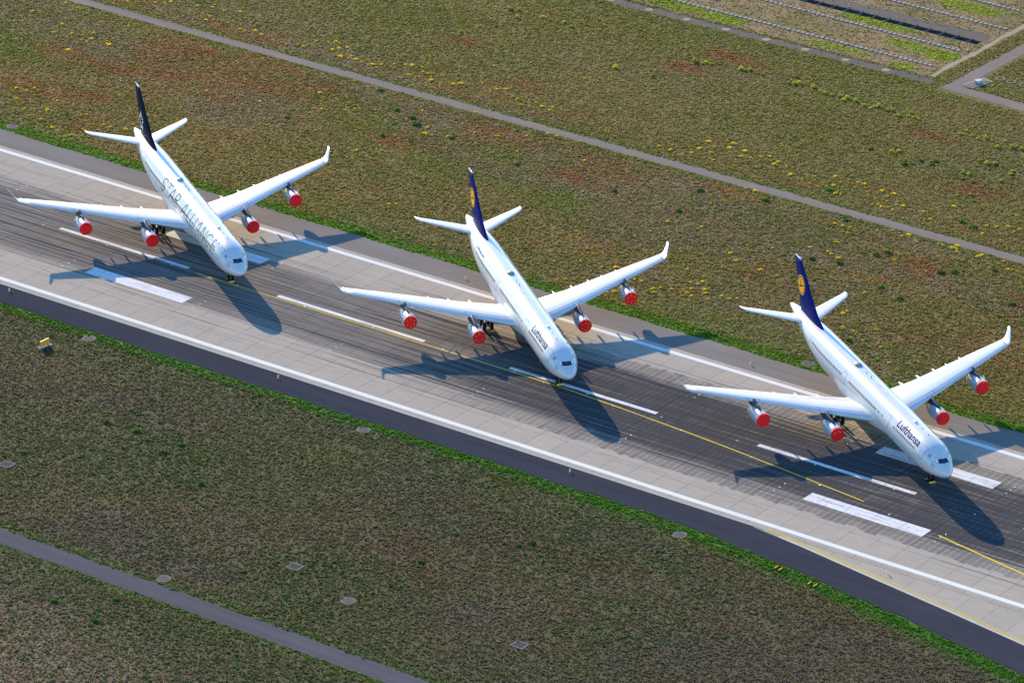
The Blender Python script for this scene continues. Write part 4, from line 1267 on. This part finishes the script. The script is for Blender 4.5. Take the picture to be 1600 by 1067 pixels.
# taxi sign
sg = empty('taxi_sign', (31.95, -40.6, GZ))
tag(sg, 'long yellow sign standing on a pale pad in the near grass', 'sign')
link('pad', MB().box(-.65, .75, -1.5, 1.5, .0, .09).mesh('pad', [M['pale_concrete']]), sg)
hs = link('sign_housing', MB().box(-.17, .17, -1.05, 1.05, .30, 1.18).mesh('sign_housing', [M['sign_grey']]), sg)
link('sign_face', MB().box(.172, .185, -1.0, 1.0, .35, 1.13).mesh('sign_face', [M['sign_yellow']]), hs)
link('sign_face', MB().box(-.185, -.172, -1.0, 1.0, .35, 1.13).mesh('sign_face', [M['sign_yellow']]), hs)
link('sign_end', MB().box(-.12, .12, -1.063, -1.052, .35, 1.13).mesh('sign_end', [M['sign_yellow']]), hs)
lg = MB().bar((0, 0, .09), (0, 0, .3), .05, 8).mesh('leg', [M['gear']])
for yy in (-.75, 0, .75):
    o = link('leg', lg, sg); o.location = (0, yy, 0)

# manholes and grates
rim = MB().lathe([(1.25, -.05), (1.22, .03), (.78, .05), (.76, .02)], 28, (0, 0, 0)).mesh('rim', [M['rim_concrete']])
lid = MB().lathe([(.74, .02), (.72, .05), (.5, .055), (.48, .045), (.05, .05)], 24, (0, 0, 0)).mesh('lid', [M['iron']])
for (x, y), lb in (((35.8, -33.6), 'round manhole in the grass nearest the long yellow sign'), ((95.4, -34.2), 'round manhole at the near runway verge, middle of the row along it'), ((158.2, -34.7), 'round manhole at the near verge, nearest the pairs of yellow marker boards'),
                   ((103.9, -95.0), 'round manhole close to the dark service road in the near field'), ((130.9, -83.8), 'round pale-rimmed manhole in a brown bare spot of the near field'),
                   ((-40.2, 32.3), 'round manhole at the far verge near the black-tailed airliner'), ((138.9, 32.2), 'round manhole at the far verge beside the fuselage of the right airliner')):
    o = empty('manhole', (x, y, GZ + .01)); tag(o, lb, 'manhole', 'round manholes in the grass')
    link('rim', rim, o); link('lid', lid, o)
for (x, y), lb in (((57.9, -79.3), 'flat rectangular grate in the near field at the left'), ((117.4, -79.8), 'flat rectangular grate in the near field, beside a bright green tuft'), ((160.1, -79.7), 'flat rectangular grate in the near field, the rightmost')):
    o = empty('drain_grate', (x, y, GZ + .01)); tag(o, lb, 'grate', 'rectangular drain grates')
    link('frame', MB().box(-1.1, 1.1, -1.0, -.82, 0, .09).box(-1.1, 1.1, .82, 1.0, 0, .09).box(-1.1, -.92, -.82, .82, 0, .09).box(.92, 1.1, -.82, .82, 0, .09).mesh('frame', [M['pale_concrete']]), o)
    mb = MB()
    for k in range(9): mb.box(-.88 + k * .2, -.76 + k * .2, -.81, .81, .0, .06)
    link('bars', mb.mesh('bars', [M['iron']]), o)
disc = MB().lathe([(.85, -.02), (.83, .03), (.5, .05), (.05, .05)], 20, (0, 0, 0)).mesh('shaft_cover', [M['sand']], False)
for x in (0.3, 9.5, 18.9, 28.2, 37.6, 47.2, 56.5, 65.9, 75.2):
    o = link('shaft_cover', disc); o.location = (x, 158.75, -.055)
    tag(o, 'pale round shaft cover set in the long dark gravel strip', 'shaft cover', 'round covers in the gravel strip')
ring = MB().lathe([(.95, 0), (.95, .12), (.66, .12), (.66, 0)], 24, (0, 0, 0), cap=False).mesh('concrete_ring', [M['pale_concrete']])
for x, y, lb in ((95.6, 168.2, 'pale concrete ring in the grass nearest the pit with the cabinet'), (98.0, 168.2, 'pale concrete ring in the grass, middle one of three'), (100.9, 168.1, 'pale concrete ring in the grass at the right edge of the photo')):
    o = link('concrete_ring', ring); o.location = (x, y, GZ); tag(o, lb, 'concrete ring', 'concrete rings by the service road')
pt = empty('utility_pit', (93.25, 163.6, GZ), R_(-14)); tag(pt, 'paved utility pit with two dark openings and a pale cabinet by the road bend', 'utility pit')
link('paving', MB().box(-1.35, 1.35, -2.9, 2.9, 0, .1).mesh('paving', [M['barrier']]), pt)
for y0, y1 in ((-2.5, -.6), (1.0, 2.4)):
    link('opening', MB().box(-.9, .9, y0, y1, .102, .16).mesh('opening', [M['pit_dark']]), pt)
link('cabinet', MB().box(-.5, .5, -.55, .75, .1, .62).box(-.56, .56, -.61, .81, .622, .68).mesh('cabinet', [M['pit_white']]), pt)
bd = MB().box(-.06, .06, -.50, .50, .06, .28).box(-.03, .03, -.42, -.34, 0, .058).box(-.03, .03, .34, .42, 0, .058).mesh('marker_board', [M['sign_yellow']])
for x, y, lb in ((176.6, -35.3, 'outermost left of four'), (177.5, -35.5, 'second from left of four'), (183.6, -36.7, 'third from left of four'), (184.7, -36.8, 'outermost right of four')):
    o = link('marker_board', bd); o.location = (x, y, GZ)
    tag(o, 'small yellow marker board on the bright verge, %s' % lb, 'marker board', 'yellow marker boards')

# ribbed low barriers in the sandy plot
bp_ = MB().box(-.06, .06, -.32, .32, 0, .60).mesh('post', [M['barrier_dark']])
for y0, y1, xa, xb, lb in ((166.9, 166.4, -20, 81.7, 'flat ribbed grey drain channel nearest the gravel strip'), (178.9, 176.9, -20, 82.2, 'flat ribbed grey drain channel on the near side of the dark ditch'),
                           (194.9, 193.2, -20, 82.5, 'flat ribbed grey drain channel beyond the dark ditch'), (205.6, 204.1, -20, 79.8, 'flat ribbed grey drain channel farthest from the runway')):
    L = xb - xa
    o = empty('drain_channel', (xa, y0, GZ), math.atan2(y1 - y0, L)); tag(o, lb, 'drain channel', 'ribbed drain channels in the sandy plot')
    n = int(L / 1.15)
    pan, pos_ = MB(), MB()
    for k in range(n):
        h = .10 + .04 * random.random(); j = .04 * random.random()
        pan.box(k * 1.15 + .12, k * 1.15 + 1.05, -.42 + j, .42 + j, 0, h)
        pos_.box(k * 1.15 - .06, k * 1.15 + .07, -.50, .50, 0, .17)
    tag(link('panel_row', pan.mesh('panel_row', [M['barrier']]), o), kind='stuff')
    tag(link('rib_row', pos_.mesh('rib_row', [M['barrier_dark']]), o), kind='stuff')

# ------------------------------------------------------------------ plants
def tuft_mesh(name, seed, n, rad, h, mat, curl=.5, wide=.05):
    r = random.Random(seed); v, f = [], []
    for k in range(n):
        a = r.random() * 2 * PI; b = rad * r.random() ** .6; x0, y0 = b * math.cos(a) * .7, b * math.sin(a) * .7
        az = a + r.uniform(-.9, .9); hh = h * r.uniform(.55, 1.1); out = curl * h * r.uniform(.3, 1.2)
        w = wide * r.uniform(.7, 1.4)
        px_, py_ = -math.sin(az) * w, math.cos(az) * w
        dx, dy = math.cos(az) * out, math.sin(az) * out
        i = len(v)
        v += [(x0 - px_, y0 - py_, -.02), (x0 + px_, y0 + py_, -.02), (x0 + dx * .4 + px_ * .9, y0 + dy * .4 + py_ * .9, hh * .65), (x0 + dx * .4 - px_ * .9, y0 + dy * .4 - py_ * .9, hh * .65), (x0 + dx, y0 + dy, hh)]
        f += [(i, i + 1, i + 2, i + 3), (i + 3, i + 2, i + 4)]
    return mesh(name, v, f, mat)
protos = [bpy.data.objects.new('grass_tuft', tuft_mesh('grass_tuft', 100 + k, 11, .13 + .02 * (k % 3), .10 + .02 * (k % 3), M['tuft'], .7, .036)) for k in range(6)]

def frustum_mask(x, y, mx=90, my=70):
    X = np.stack([x - CAM_POS.x, y - CAM_POS.y, np.full_like(x, -CAM_POS.z)], -1)
    z = X @ np.array(fwd); px = 800 + 7371.7 * (X @ np.array(r2)) / z; py = 533.5 - 7371.7 * (X @ np.array(u2)) / z
    return (px > -mx) & (px < 1600 + mx) & (py > -my) & (py < 1067 + my)

def free_of_pavement(x, y, e=0.0):
    ok = ~((y > grass_edge(x) - .05 - e) & (y < 29.85 + e))
    wv = .5 * (fbm(x, y, 131, 3, 3, 2) - .35)
    ok &= ~((y > 91.2 + wv) & (y < 94.15 - wv)) & ~((y > -101.2 + wv) & (y < -96.9 - wv))
    ok &= ~((x > 88.7) & (x < 92.6) & (y > 157)) & ~((x > 88.5) & (y > 155.9 - (x - 88) * .04) & (y < 159.8 - (x - 108) * .03))
    ok &= ~((x > 83.3) & (x < 84.8) & (y > 161)) & ~((x > TRX0) & (x < TRX1) & (y > TRY0 - .1) & (y < TRY1 + .1))
    ok &= ~((x < 86) & (y > 157.6) & (y < 160.1) & (np.random.default_rng(3).random(x.shape) < .96)) & ~((x < 83) & (y > 184.3) & (y < 188) & (np.random.default_rng(4).random(x.shape) < .9))
    ok &= ~((abs(x - 93.2) < 1.6) & (abs(y - 163.6) < 3.0))
    for mx_, my_ in ((35.8, -33.6), (95.4, -34.2), (158.2, -34.7), (103.9, -95.0), (130.9, -83.8), (-40.2, 32.3), (138.9, 32.2), (57.9, -79.3), (117.4, -79.8), (160.1, -79.7)):
        ok &= (x - mx_) ** 2 + (y - my_) ** 2 > 1.5
    return ok

def build_tufts():
    n = 2300000
    x = rng.uniform(-150, 290, n); y = rng.uniform(-185, 270, n)
    m = frustum_mask(x, y) & free_of_pavement(x, y)
    x, y = x[m], y[m]
    cl = fbm(x, y, 91, 1.3, .9, 2); cl2 = fbm(x, y, 97, 30, 16, 3)
    dens = .74 + .26 * sstep(cl, .36, .64) * (.6 + .6 * sstep(cl2, .35, .6))
    verge = ((y > 29) & (y < 33.6)) | ((y < -30) & (y > grass_edge(x) - 3.2))
    dens = np.where(verge, 1.0, dens)
    pl = in_plot(x, y)
    t0 = tint_at(x, y)
    greenish = t0[:, 1] > t0[:, 0] * 1.15
    dens = np.where(pl & ~greenish, .30, dens)
    m = rng.random(len(x)) < dens
    x, y, t0, verge, greenish = x[m], y[m], t0[m], verge[m], greenish[m]
    k = len(x)
    v = np.exp(rng.normal(0, .17, k))[:, None]
    hue = rng.random(k)
    near = y < 0
    col = t0 * v * np.where(verge, 1.45, 1.75)[:, None] * np.array([1.10, .98, .74])
    fresh = np.where(near[:, None], np.array([0.050, 0.105, 0.020]), np.array([0.125, 0.165, 0.020]))
    pf = (.05 + .26 * sstep(fbm(x, y, 101, 22, 12, 3), .42, .66)) * np.where(near, .75, 1.0)
    gm = (hue < pf)[:, None] & ~verge[:, None]
    col = np.where(gm, fresh * (.7 + .6 * rng.random((k, 1))), col)
    straw = (hue > .86)[:, None] & ~verge[:, None]
    col = np.where(straw, np.where(near[:, None], np.array([0.17, 0.135, 0.075]), np.array([0.28, 0.215, 0.09])) * (.8 + .5 * rng.random((k, 1))), col)
    yz = ((y > 29) & (hue > .5) & (hue < .5 + .035 * sstep(fbm(x, y, 141, 26, 10, 3), .48, .68) * np.where((y > 95) & (y < 118) | (y > 34) & (y < 62), 1.0, .35)))[:, None] & ~verge[:, None]
    col = np.where(yz, np.array([0.42, 0.33, 0.012]), col)
    scl = np.clip(np.exp(rng.normal(0, .30, k)) * np.where(gm[:, 0], 1.10, .98), .45, 2.0) * np.where(verge, 1.05, 1.0)
    me = bpy.data.meshes.new('grass')
    me.vertices.add(k)
    me.vertices.foreach_set('co', np.stack([x, y, np.full(k, GZ)], 1).astype(np.float32).ravel())
    a = me.attributes.new('tint', 'FLOAT_COLOR', 'POINT'); a.data.foreach_set('color', np.concatenate([np.clip(col, .005, .5), np.ones((k, 1))], 1).astype(np.float32).ravel())
    a = me.attributes.new('rot', 'FLOAT', 'POINT'); a.data.foreach_set('value', (rng.random(k) * 6.283).astype(np.float32))
    a = me.attributes.new('scl', 'FLOAT', 'POINT'); a.data.foreach_set('value', scl.astype(np.float32))
    a = me.attributes.new('pick', 'INT', 'POINT'); a.data.foreach_set('value', rng.integers(0, len(protos), k).astype(np.int32))
    o = tag(link('grass', me), kind='stuff')
    ng = bpy.data.node_groups.new('scatter', 'GeometryNodeTree')
    ng.interface.new_socket('Geometry', in_out='INPUT', socket_type='NodeSocketGeometry')
    ng.interface.new_socket('Geometry', in_out='OUTPUT', socket_type='NodeSocketGeometry')
    gi, go = ng.nodes.new('NodeGroupInput'), ng.nodes.new('NodeGroupOutput')
    iop = ng.nodes.new('GeometryNodeInstanceOnPoints')
    join = ng.nodes.new('GeometryNodeGeometryToInstance')
    for p in reversed(protos):
        oi = ng.nodes.new('GeometryNodeObjectInfo'); oi.inputs['Object'].default_value = p
        ng.links.new(oi.outputs['Geometry'], join.inputs[0])
    def at(nm, ty):
        n_ = ng.nodes.new('GeometryNodeInputNamedAttribute'); n_.data_type = ty; n_.inputs['Name'].default_value = nm
        return n_.outputs['Attribute']
    cx = ng.nodes.new('ShaderNodeCombineXYZ'); ng.links.new(at('rot', 'FLOAT'), cx.inputs[2])
    er = ng.nodes.new('FunctionNodeEulerToRotation'); ng.links.new(cx.outputs[0], er.inputs[0])
    ng.links.new(gi.outputs[0], iop.inputs['Points'])
    ng.links.new(join.outputs[0], iop.inputs['Instance'])
    iop.inputs['Pick Instance'].default_value = True
    ng.links.new(at('pick', 'INT'), iop.inputs['Instance Index'])
    ng.links.new(er.outputs[0], iop.inputs['Rotation'])
    ng.links.new(at('scl', 'FLOAT'), iop.inputs['Scale'])
    ng.links.new(iop.outputs[0], go.inputs[0])
    md = o.modifiers.new('scatter', 'NODES'); md.node_group = ng
    print('tufts', k)
build_tufts()

# yellow flowering clumps, low green bushes, pale shrubs: each its own thing
FLOWERS = [(-78.2,75.6),(-77.6,79.5),(-78.1,83.1),(-79.0,81.8),(-73.2,89.1),(-76.9,89.9),(-69.4,80.0),(-67.6,75.5),(-74.0,75.0),(-64.3,77.2),(-62.0,77.8),(-61.0,80.0),(-61.9,79.7),(-60.5,75.3),(-59.0,75.5),(-59.3,77.1),(-57.0,75.3),(-56.1,78.1),(-55.1,77.0),(-54.2,76.8),(-58.2,87.4),(-59.3,89.4),(-57.3,89.1),(-58.8,69.7),(-62.3,70.1),(-73.2,66.7),(-70.9,68.1),(-61.5,57.3),(-50.1,49.9),(-52.9,47.8),(-50.4,47.9),(-49.1,43.6),(-42.2,47.5),(-36.5,51.7),(-34.7,57.0),(-23.0,69.1),(-32.4,77.7),(-11.2,71.0),(-44.3,40.5),(-41.4,38.6),(-38.3,38.2),(-40.5,42.7),(-34.2,43.1),(-33.1,45.5),(-28.6,42.4),(-25.1,43.1),(-22.1,44.1),(-27.1,43.4),(-28.7,39.2),(-31.6,37.9),(-31.8,35.8),(-33.7,36.3),(-34.8,37.1),(-28.4,35.5),(-62.7,100.9),(-61.2,102.1),(-60.6,103.3),(-59.3,104.3),(-67.5,98.0),(-54.9,104.8),(-51.8,105.9),(-53.9,101.5),(-51.1,101.9),(-48.9,101.6),(-50.1,98.8),(-48.2,99.4),(-47.1,100.5),(-43.8,100.9),(-45.2,100.8),(-41.5,99.7),(-45.4,98.9),(-40.8,101.5),(-39.4,99.5),(-38.0,99.3),(-40.1,103.8),(-36.3,100.4),(-34.1,99.6),(-45.7,107.3),(-48.6,105.9),(-26.7,98.6),(-24.9,99.6),(-23.3,99.4),(-23.3,101.3),(-23.1,103.4),(-20.8,104.3),(-19.8,105.5),(-17.6,101.5),(-17.1,103.0),(-16.0,104.1),(-12.5,101.1),(-12.3,99.7),(-14.1,99.5),(-10.6,100.1),(-8.6,99.7),(-6.3,99.8),(-4.7,99.0),(-4.8,100.8),(-3.0,102.6),(-1.1,103.8),(0.0,104.3),(1.7,103.6),(2.3,104.7),(2.2,106.9),(2.6,99.9),(4.0,102.7),(5.3,102.3),(4.6,99.4),(7.9,100.0),(11.1,98.9),(8.1,103.2),(12.7,100.8),(13.6,102.1),(17.0,104.7),(20.0,105.1),(20.9,103.8),(22.5,105.0),(25.8,102.4),(27.3,102.0),(25.6,106.5),(31.0,102.9),(33.4,101.7),(29.6,99.7),(35.1,102.7),(35.5,101.2),(13.1,113.7),(-5.0,81.6),(-2.0,73.1),(0.6,75.1),(5.6,78.9),(-4.0,70.7),(4.6,77.3),(-0.8,74.4),(16.5,85.9),(25.0,91.5),(22.5,79.5),(24.0,76.9),(25.7,76.7),(28.3,78.3),(32.3,77.3),(44.5,90.8),(47.7,88.3),(42.4,91.0),(39.9,87.4),(35.6,84.1),(31.2,83.0),(39.9,44.8),(40.9,45.8),(19.1,62.0),(20.6,58.6),(43.2,80.1),(73.7,105.9),(73.1,108.1),(75.1,103.9),(77.8,103.5),(79.6,104.0),(77.0,106.3),(77.9,101.5),(71.2,104.4),(68.9,106.0),(69.6,99.4),(68.3,97.9),(65.6,98.2),(62.8,98.4),(69.5,102.0),(72.4,101.7),(74.8,98.8),(82.9,100.8),(81.1,105.6),(82.2,106.8),(82.4,105.2),(84.9,104.0),(84.9,105.4),(94.3,103.4),(97.3,105.9),(99.6,104.1),(100.0,106.1),(98.5,100.9),(99.4,101.9),(95.4,100.0),(90.1,101.6),(93.1,101.1),(101.8,98.8),(102.8,99.2),(97.3,99.8),(55.8,83.9),(49.5,91.4),(89.3,90.9),(87.2,90.8),(86.2,86.7),(86.3,80.7),(84.9,69.1),(91.1,70.8),(73.2,60.6),(75.9,53.0),(81.2,47.6),(82.8,44.8),(94.7,58.9),(102.1,63.8),(104.7,61.6),(106.7,70.3),(112.2,65.2),(110.4,60.7),(109.4,86.6),(112.6,86.8),(113.6,84.3),(114.3,79.3),(115.4,75.0),(116.5,74.5),(118.5,73.5),(111.1,86.7),(105.0,55.6),(114.2,60.2),(100.0,53.1),(104.2,52.1),(105.3,50.1),(103.7,48.6),(105.4,48.6),(100.2,42.3),(101.2,41.1),(96.6,43.7),(101.0,43.4),(102.9,43.9),(104.4,45.2),(105.5,46.4),(107.6,47.4),(108.6,46.2),(105.8,44.3),(107.2,43.6),(109.0,43.3),(110.2,44.2),(111.4,46.9),(113.3,46.6),(114.2,47.6),(115.8,54.2),(87.5,44.7),(89.5,46.0),(89.3,44.6),(85.5,36.3),(94.7,36.1),(95.5,37.0),(95.2,43.7),(102.1,106.0),(103.6,106.0),(102.9,103.7),(106.0,103.1),(108.7,101.5),(106.9,101.9),(107.9,105.1),(110.2,103.4),(111.3,101.3),(110.5,105.2),(113.5,101.0),(113.0,98.9),(110.8,99.2),(111.8,98.6),(114.9,101.2),(114.3,98.5),(119.1,101.3),(122.3,106.7),(122.0,98.9),(131.8,102.5),(133.5,103.2),(135.2,104.5),(137.2,103.1),(133.2,98.7),(137.4,104.5),(137.3,98.2),(117.2,88.7),(119.5,90.3),(122.2,89.0),(122.9,90.2),(125.8,88.2),(129.2,90.1),(130.4,89.8),(132.2,89.9),(132.4,91.1),(133.1,89.9),(133.6,89.0),(132.2,84.8),(138.1,90.0),(137.8,89.1),(142.7,89.9),(126.8,79.0),(111.8,74.7),(130.5,63.3),(134.1,60.7),(132.4,54.7),(132.3,53.4),(134.0,78.0),(140.3,76.1),(145.2,87.5),(146.8,87.9),(135.9,45.8),(137.8,48.1),(141.2,45.8),(145.1,45.3),(147.3,40.7),(149.7,40.5),(140.6,51.0),(135.6,48.2),(150.9,49.7),(152.0,52.0),(146.8,47.1),(137.8,58.0),(153.1,42.4),(154.2,43.3),(155.6,45.9),(155.0,44.9),(167.9,43.2),(168.8,44.4),(169.3,42.4),(170.7,45.6),(171.8,45.4),(170.1,44.5),(171.4,40.2),(172.7,39.9),(172.9,42.0),(165.3,53.1),(165.0,47.5),(34.4,-45.0),(74.3,-48.7),(53.6,-71.2),(73.8,-67.2),(64.7,-84.2),(121.9,-76.1),(99.2,-108.0),(99.5,-83.0),(90.1,-78.1),(152.4,-45.8),(165.9,-57.0),(173.9,-56.0),(166.3,-70.9),(171.3,-70.9),(146.9,-64.6),(143.1,-62.9),(188.0,-70.3),(205.0,-56.4),(207.1,-55.6)]
GREENS = [(119.9,71.7),(136.6,64.9),(131.5,67.0),(139.2,44.4),(136.4,79.1),(138.1,80.7),(143.7,85.5),(154.3,68.8),(153.4,74.7),(105.9,122.1),(108.4,121.7),(108.3,123.4),(104.2,118.7),(117.5,129.2),(124.2,81.0),(123.0,78.9),(110.3,89.1),(99.9,99.6),(63.7,144.6),(95.1,121.4),(130.2,100.4),(127.5,101.1),(114.9,70.4),(93.4,88.3),(68.7,75.2),(83.5,74.4),(81.2,85.0),(18.3,71.0),(17.1,81.8),(20.0,79.4),(12.2,83.3),(24.4,71.9),(29.4,77.9),(47.0,74.7),(-1.9,67.6),(3.4,89.7),(69.9,-58.7),(66.3,-57.1),(74.9,-60.8),(87.4,-66.0),(57.0,-74.4),(75.5,-56.7),(60.1,-57.5),(112.2,-85.9),(119.0,-77.9),(104.6,-111.9),(95.6,-110.9),(102.7,-105.0),(140.4,-53.1),(141.6,-51.0),(130.2,-55.7),(131.8,-66.7)]
SHRUBS = [(71.2,141.4),(72.6,140.7),(74.1,140.7),(75.8,140.9),(77.4,139.7),(77.4,141.1),(78.5,140.9),(79.4,141.0),(82.1,139.8),(84.0,139.2),(84.1,140.3),(84.5,141.2),(85.6,140.9),(86.9,140.3),(87.7,141.0),(64.0,141.1),(65.1,141.4),(65.7,142.2),(69.1,142.1),(58.2,143.3),(92.0,140.1),(93.0,140.2),(94.3,139.9),(90.2,139.3),(91.3,142.0),(104.5,138.3),(104.7,140.3),(106.8,138.9),(108.5,138.2),(109.4,139.6),(111.0,138.9),(113.6,136.6),(113.3,140.1),(115.9,138.4),(116.4,139.4),(117.9,138.7),(114.4,128.7),(116.3,128.3),(117.5,129.2),(115.2,121.5),(116.3,121.7),(116.6,119.2),(118.7,119.1),(122.8,122.3),(122.6,126.5),(122.1,128.0),(121.7,113.4),(99.0,122.7),(99.9,122.2),(100.1,123.6),(42.8,139.8),(44.6,139.7),(45.1,140.6),(46.1,140.4),(46.6,141.7),(52.4,141.8),(53.4,141.6),(54.0,142.5),(56.3,141.9),(57.4,141.8),(30.7,128.0),(32.4,127.4),(39.0,128.6),(40.7,128.0),(-3.5,141.7),(-2.0,142.5),(0.4,142.0),(1.8,142.2),(4.3,142.0),(6.5,141.4),(8.1,141.7),(9.6,142.1),(12.1,141.0),(0.3,138.9),(-3.5,125.0)]
def clump_mesh(name, seed, n, rad, h, mats, top):
    """low dome of small leaf quads; the upper ones carry the second material"""
    r = random.Random(seed); v, f, m = [], [], []
    for k in range(n):
        a = r.random() * 2 * PI; b = rad * math.sqrt(r.random()) * (.8 + .2 * math.sin(3 * a + seed)); zz = h * (1 - (b / rad) ** 2) * r.uniform(.35, 1.08) + .03
        s = r.uniform(.06, .13) * (rad / .5) ** .3; p = Vector((b * math.cos(a), b * math.sin(a), zz))
        n_ = Vector((r.gauss(0, .6) + p.x, r.gauss(0, .6) + p.y, r.uniform(.3, 1.2))).normalized()
        u = n_.orthogonal().normalized(); w = n_.cross(u); i = len(v)
        v += [tuple(p + u * s), tuple(p + w * s * .8), tuple(p - u * s), tuple(p - w * s * .8)]
        f.append((i, i + 1, i + 2, i + 3)); m.append(1 if zz > top * h * (1 - (b / rad) ** 2) and r.random() < .9 else 0)
    return mesh(name, v, f, mats, False, m)
fl = [clump_mesh('flower_clump', 300 + k, 90, .55 + .08 * k, .34, [M['flower_leaf'], M['flower']], .45) for k in range(4)]
gb = [clump_mesh('green_bush', 340 + k, 130, .62 + .1 * k, .40, [M['bush_green'], M['bush_green']], 2) for k in range(3)]
sb = [clump_mesh('pale_shrub', 370 + k, 150, .62 + .08 * k, .75, [M['bush_pale'], M['bush_pale']], 2) for k in range(3)]
for i, (x, y) in enumerate(FLOWERS[:300]):
    o = link('flower_clump', fl[i % 4]); s = random.uniform(.42, .86) ; o.location = (x, y, GZ); o.rotation_euler = (0, 0, random.random() * 6.28)
    o.scale = (s * random.uniform(.85, 1.25), s * random.uniform(.8, 1.1), s)
    where = 'near field' if y < 0 else ('dry grass beyond the far service road' if y > 94 else 'dry grass between runway and far service road')
    tag(o, 'low yellow flowering clump in the ' + where, 'flowering plant', 'yellow flowering clumps in the ' + where)
for i, (x, y) in enumerate(GREENS):
    o = link('green_bush', gb[i % 3]); s = random.uniform(.7, 1.15); o.location = (x, y, GZ); o.rotation_euler = (0, 0, random.random() * 6.28); o.scale = (s * 1.15, s, s)
    where = 'near field' if y < 0 else 'far meadow'
    tag(o, 'low deep green bush in the ' + where, 'bush', 'low green bushes in the ' + where)
for i, (x, y) in enumerate(SHRUBS):
    o = link('pale_shrub', sb[i % 3]); s = random.uniform(.50, .95); o.location = (x, y, GZ); o.rotation_euler = (0, 0, random.random() * 6.28); o.scale = (s * random.uniform(.8, 1.3), s * random.uniform(.8, 1.2), s * random.uniform(.7, 1.1))
    tag(o, 'pale yellow-green shrub in the loose rows of the far meadow', 'shrub', 'pale shrubs in the far meadow')
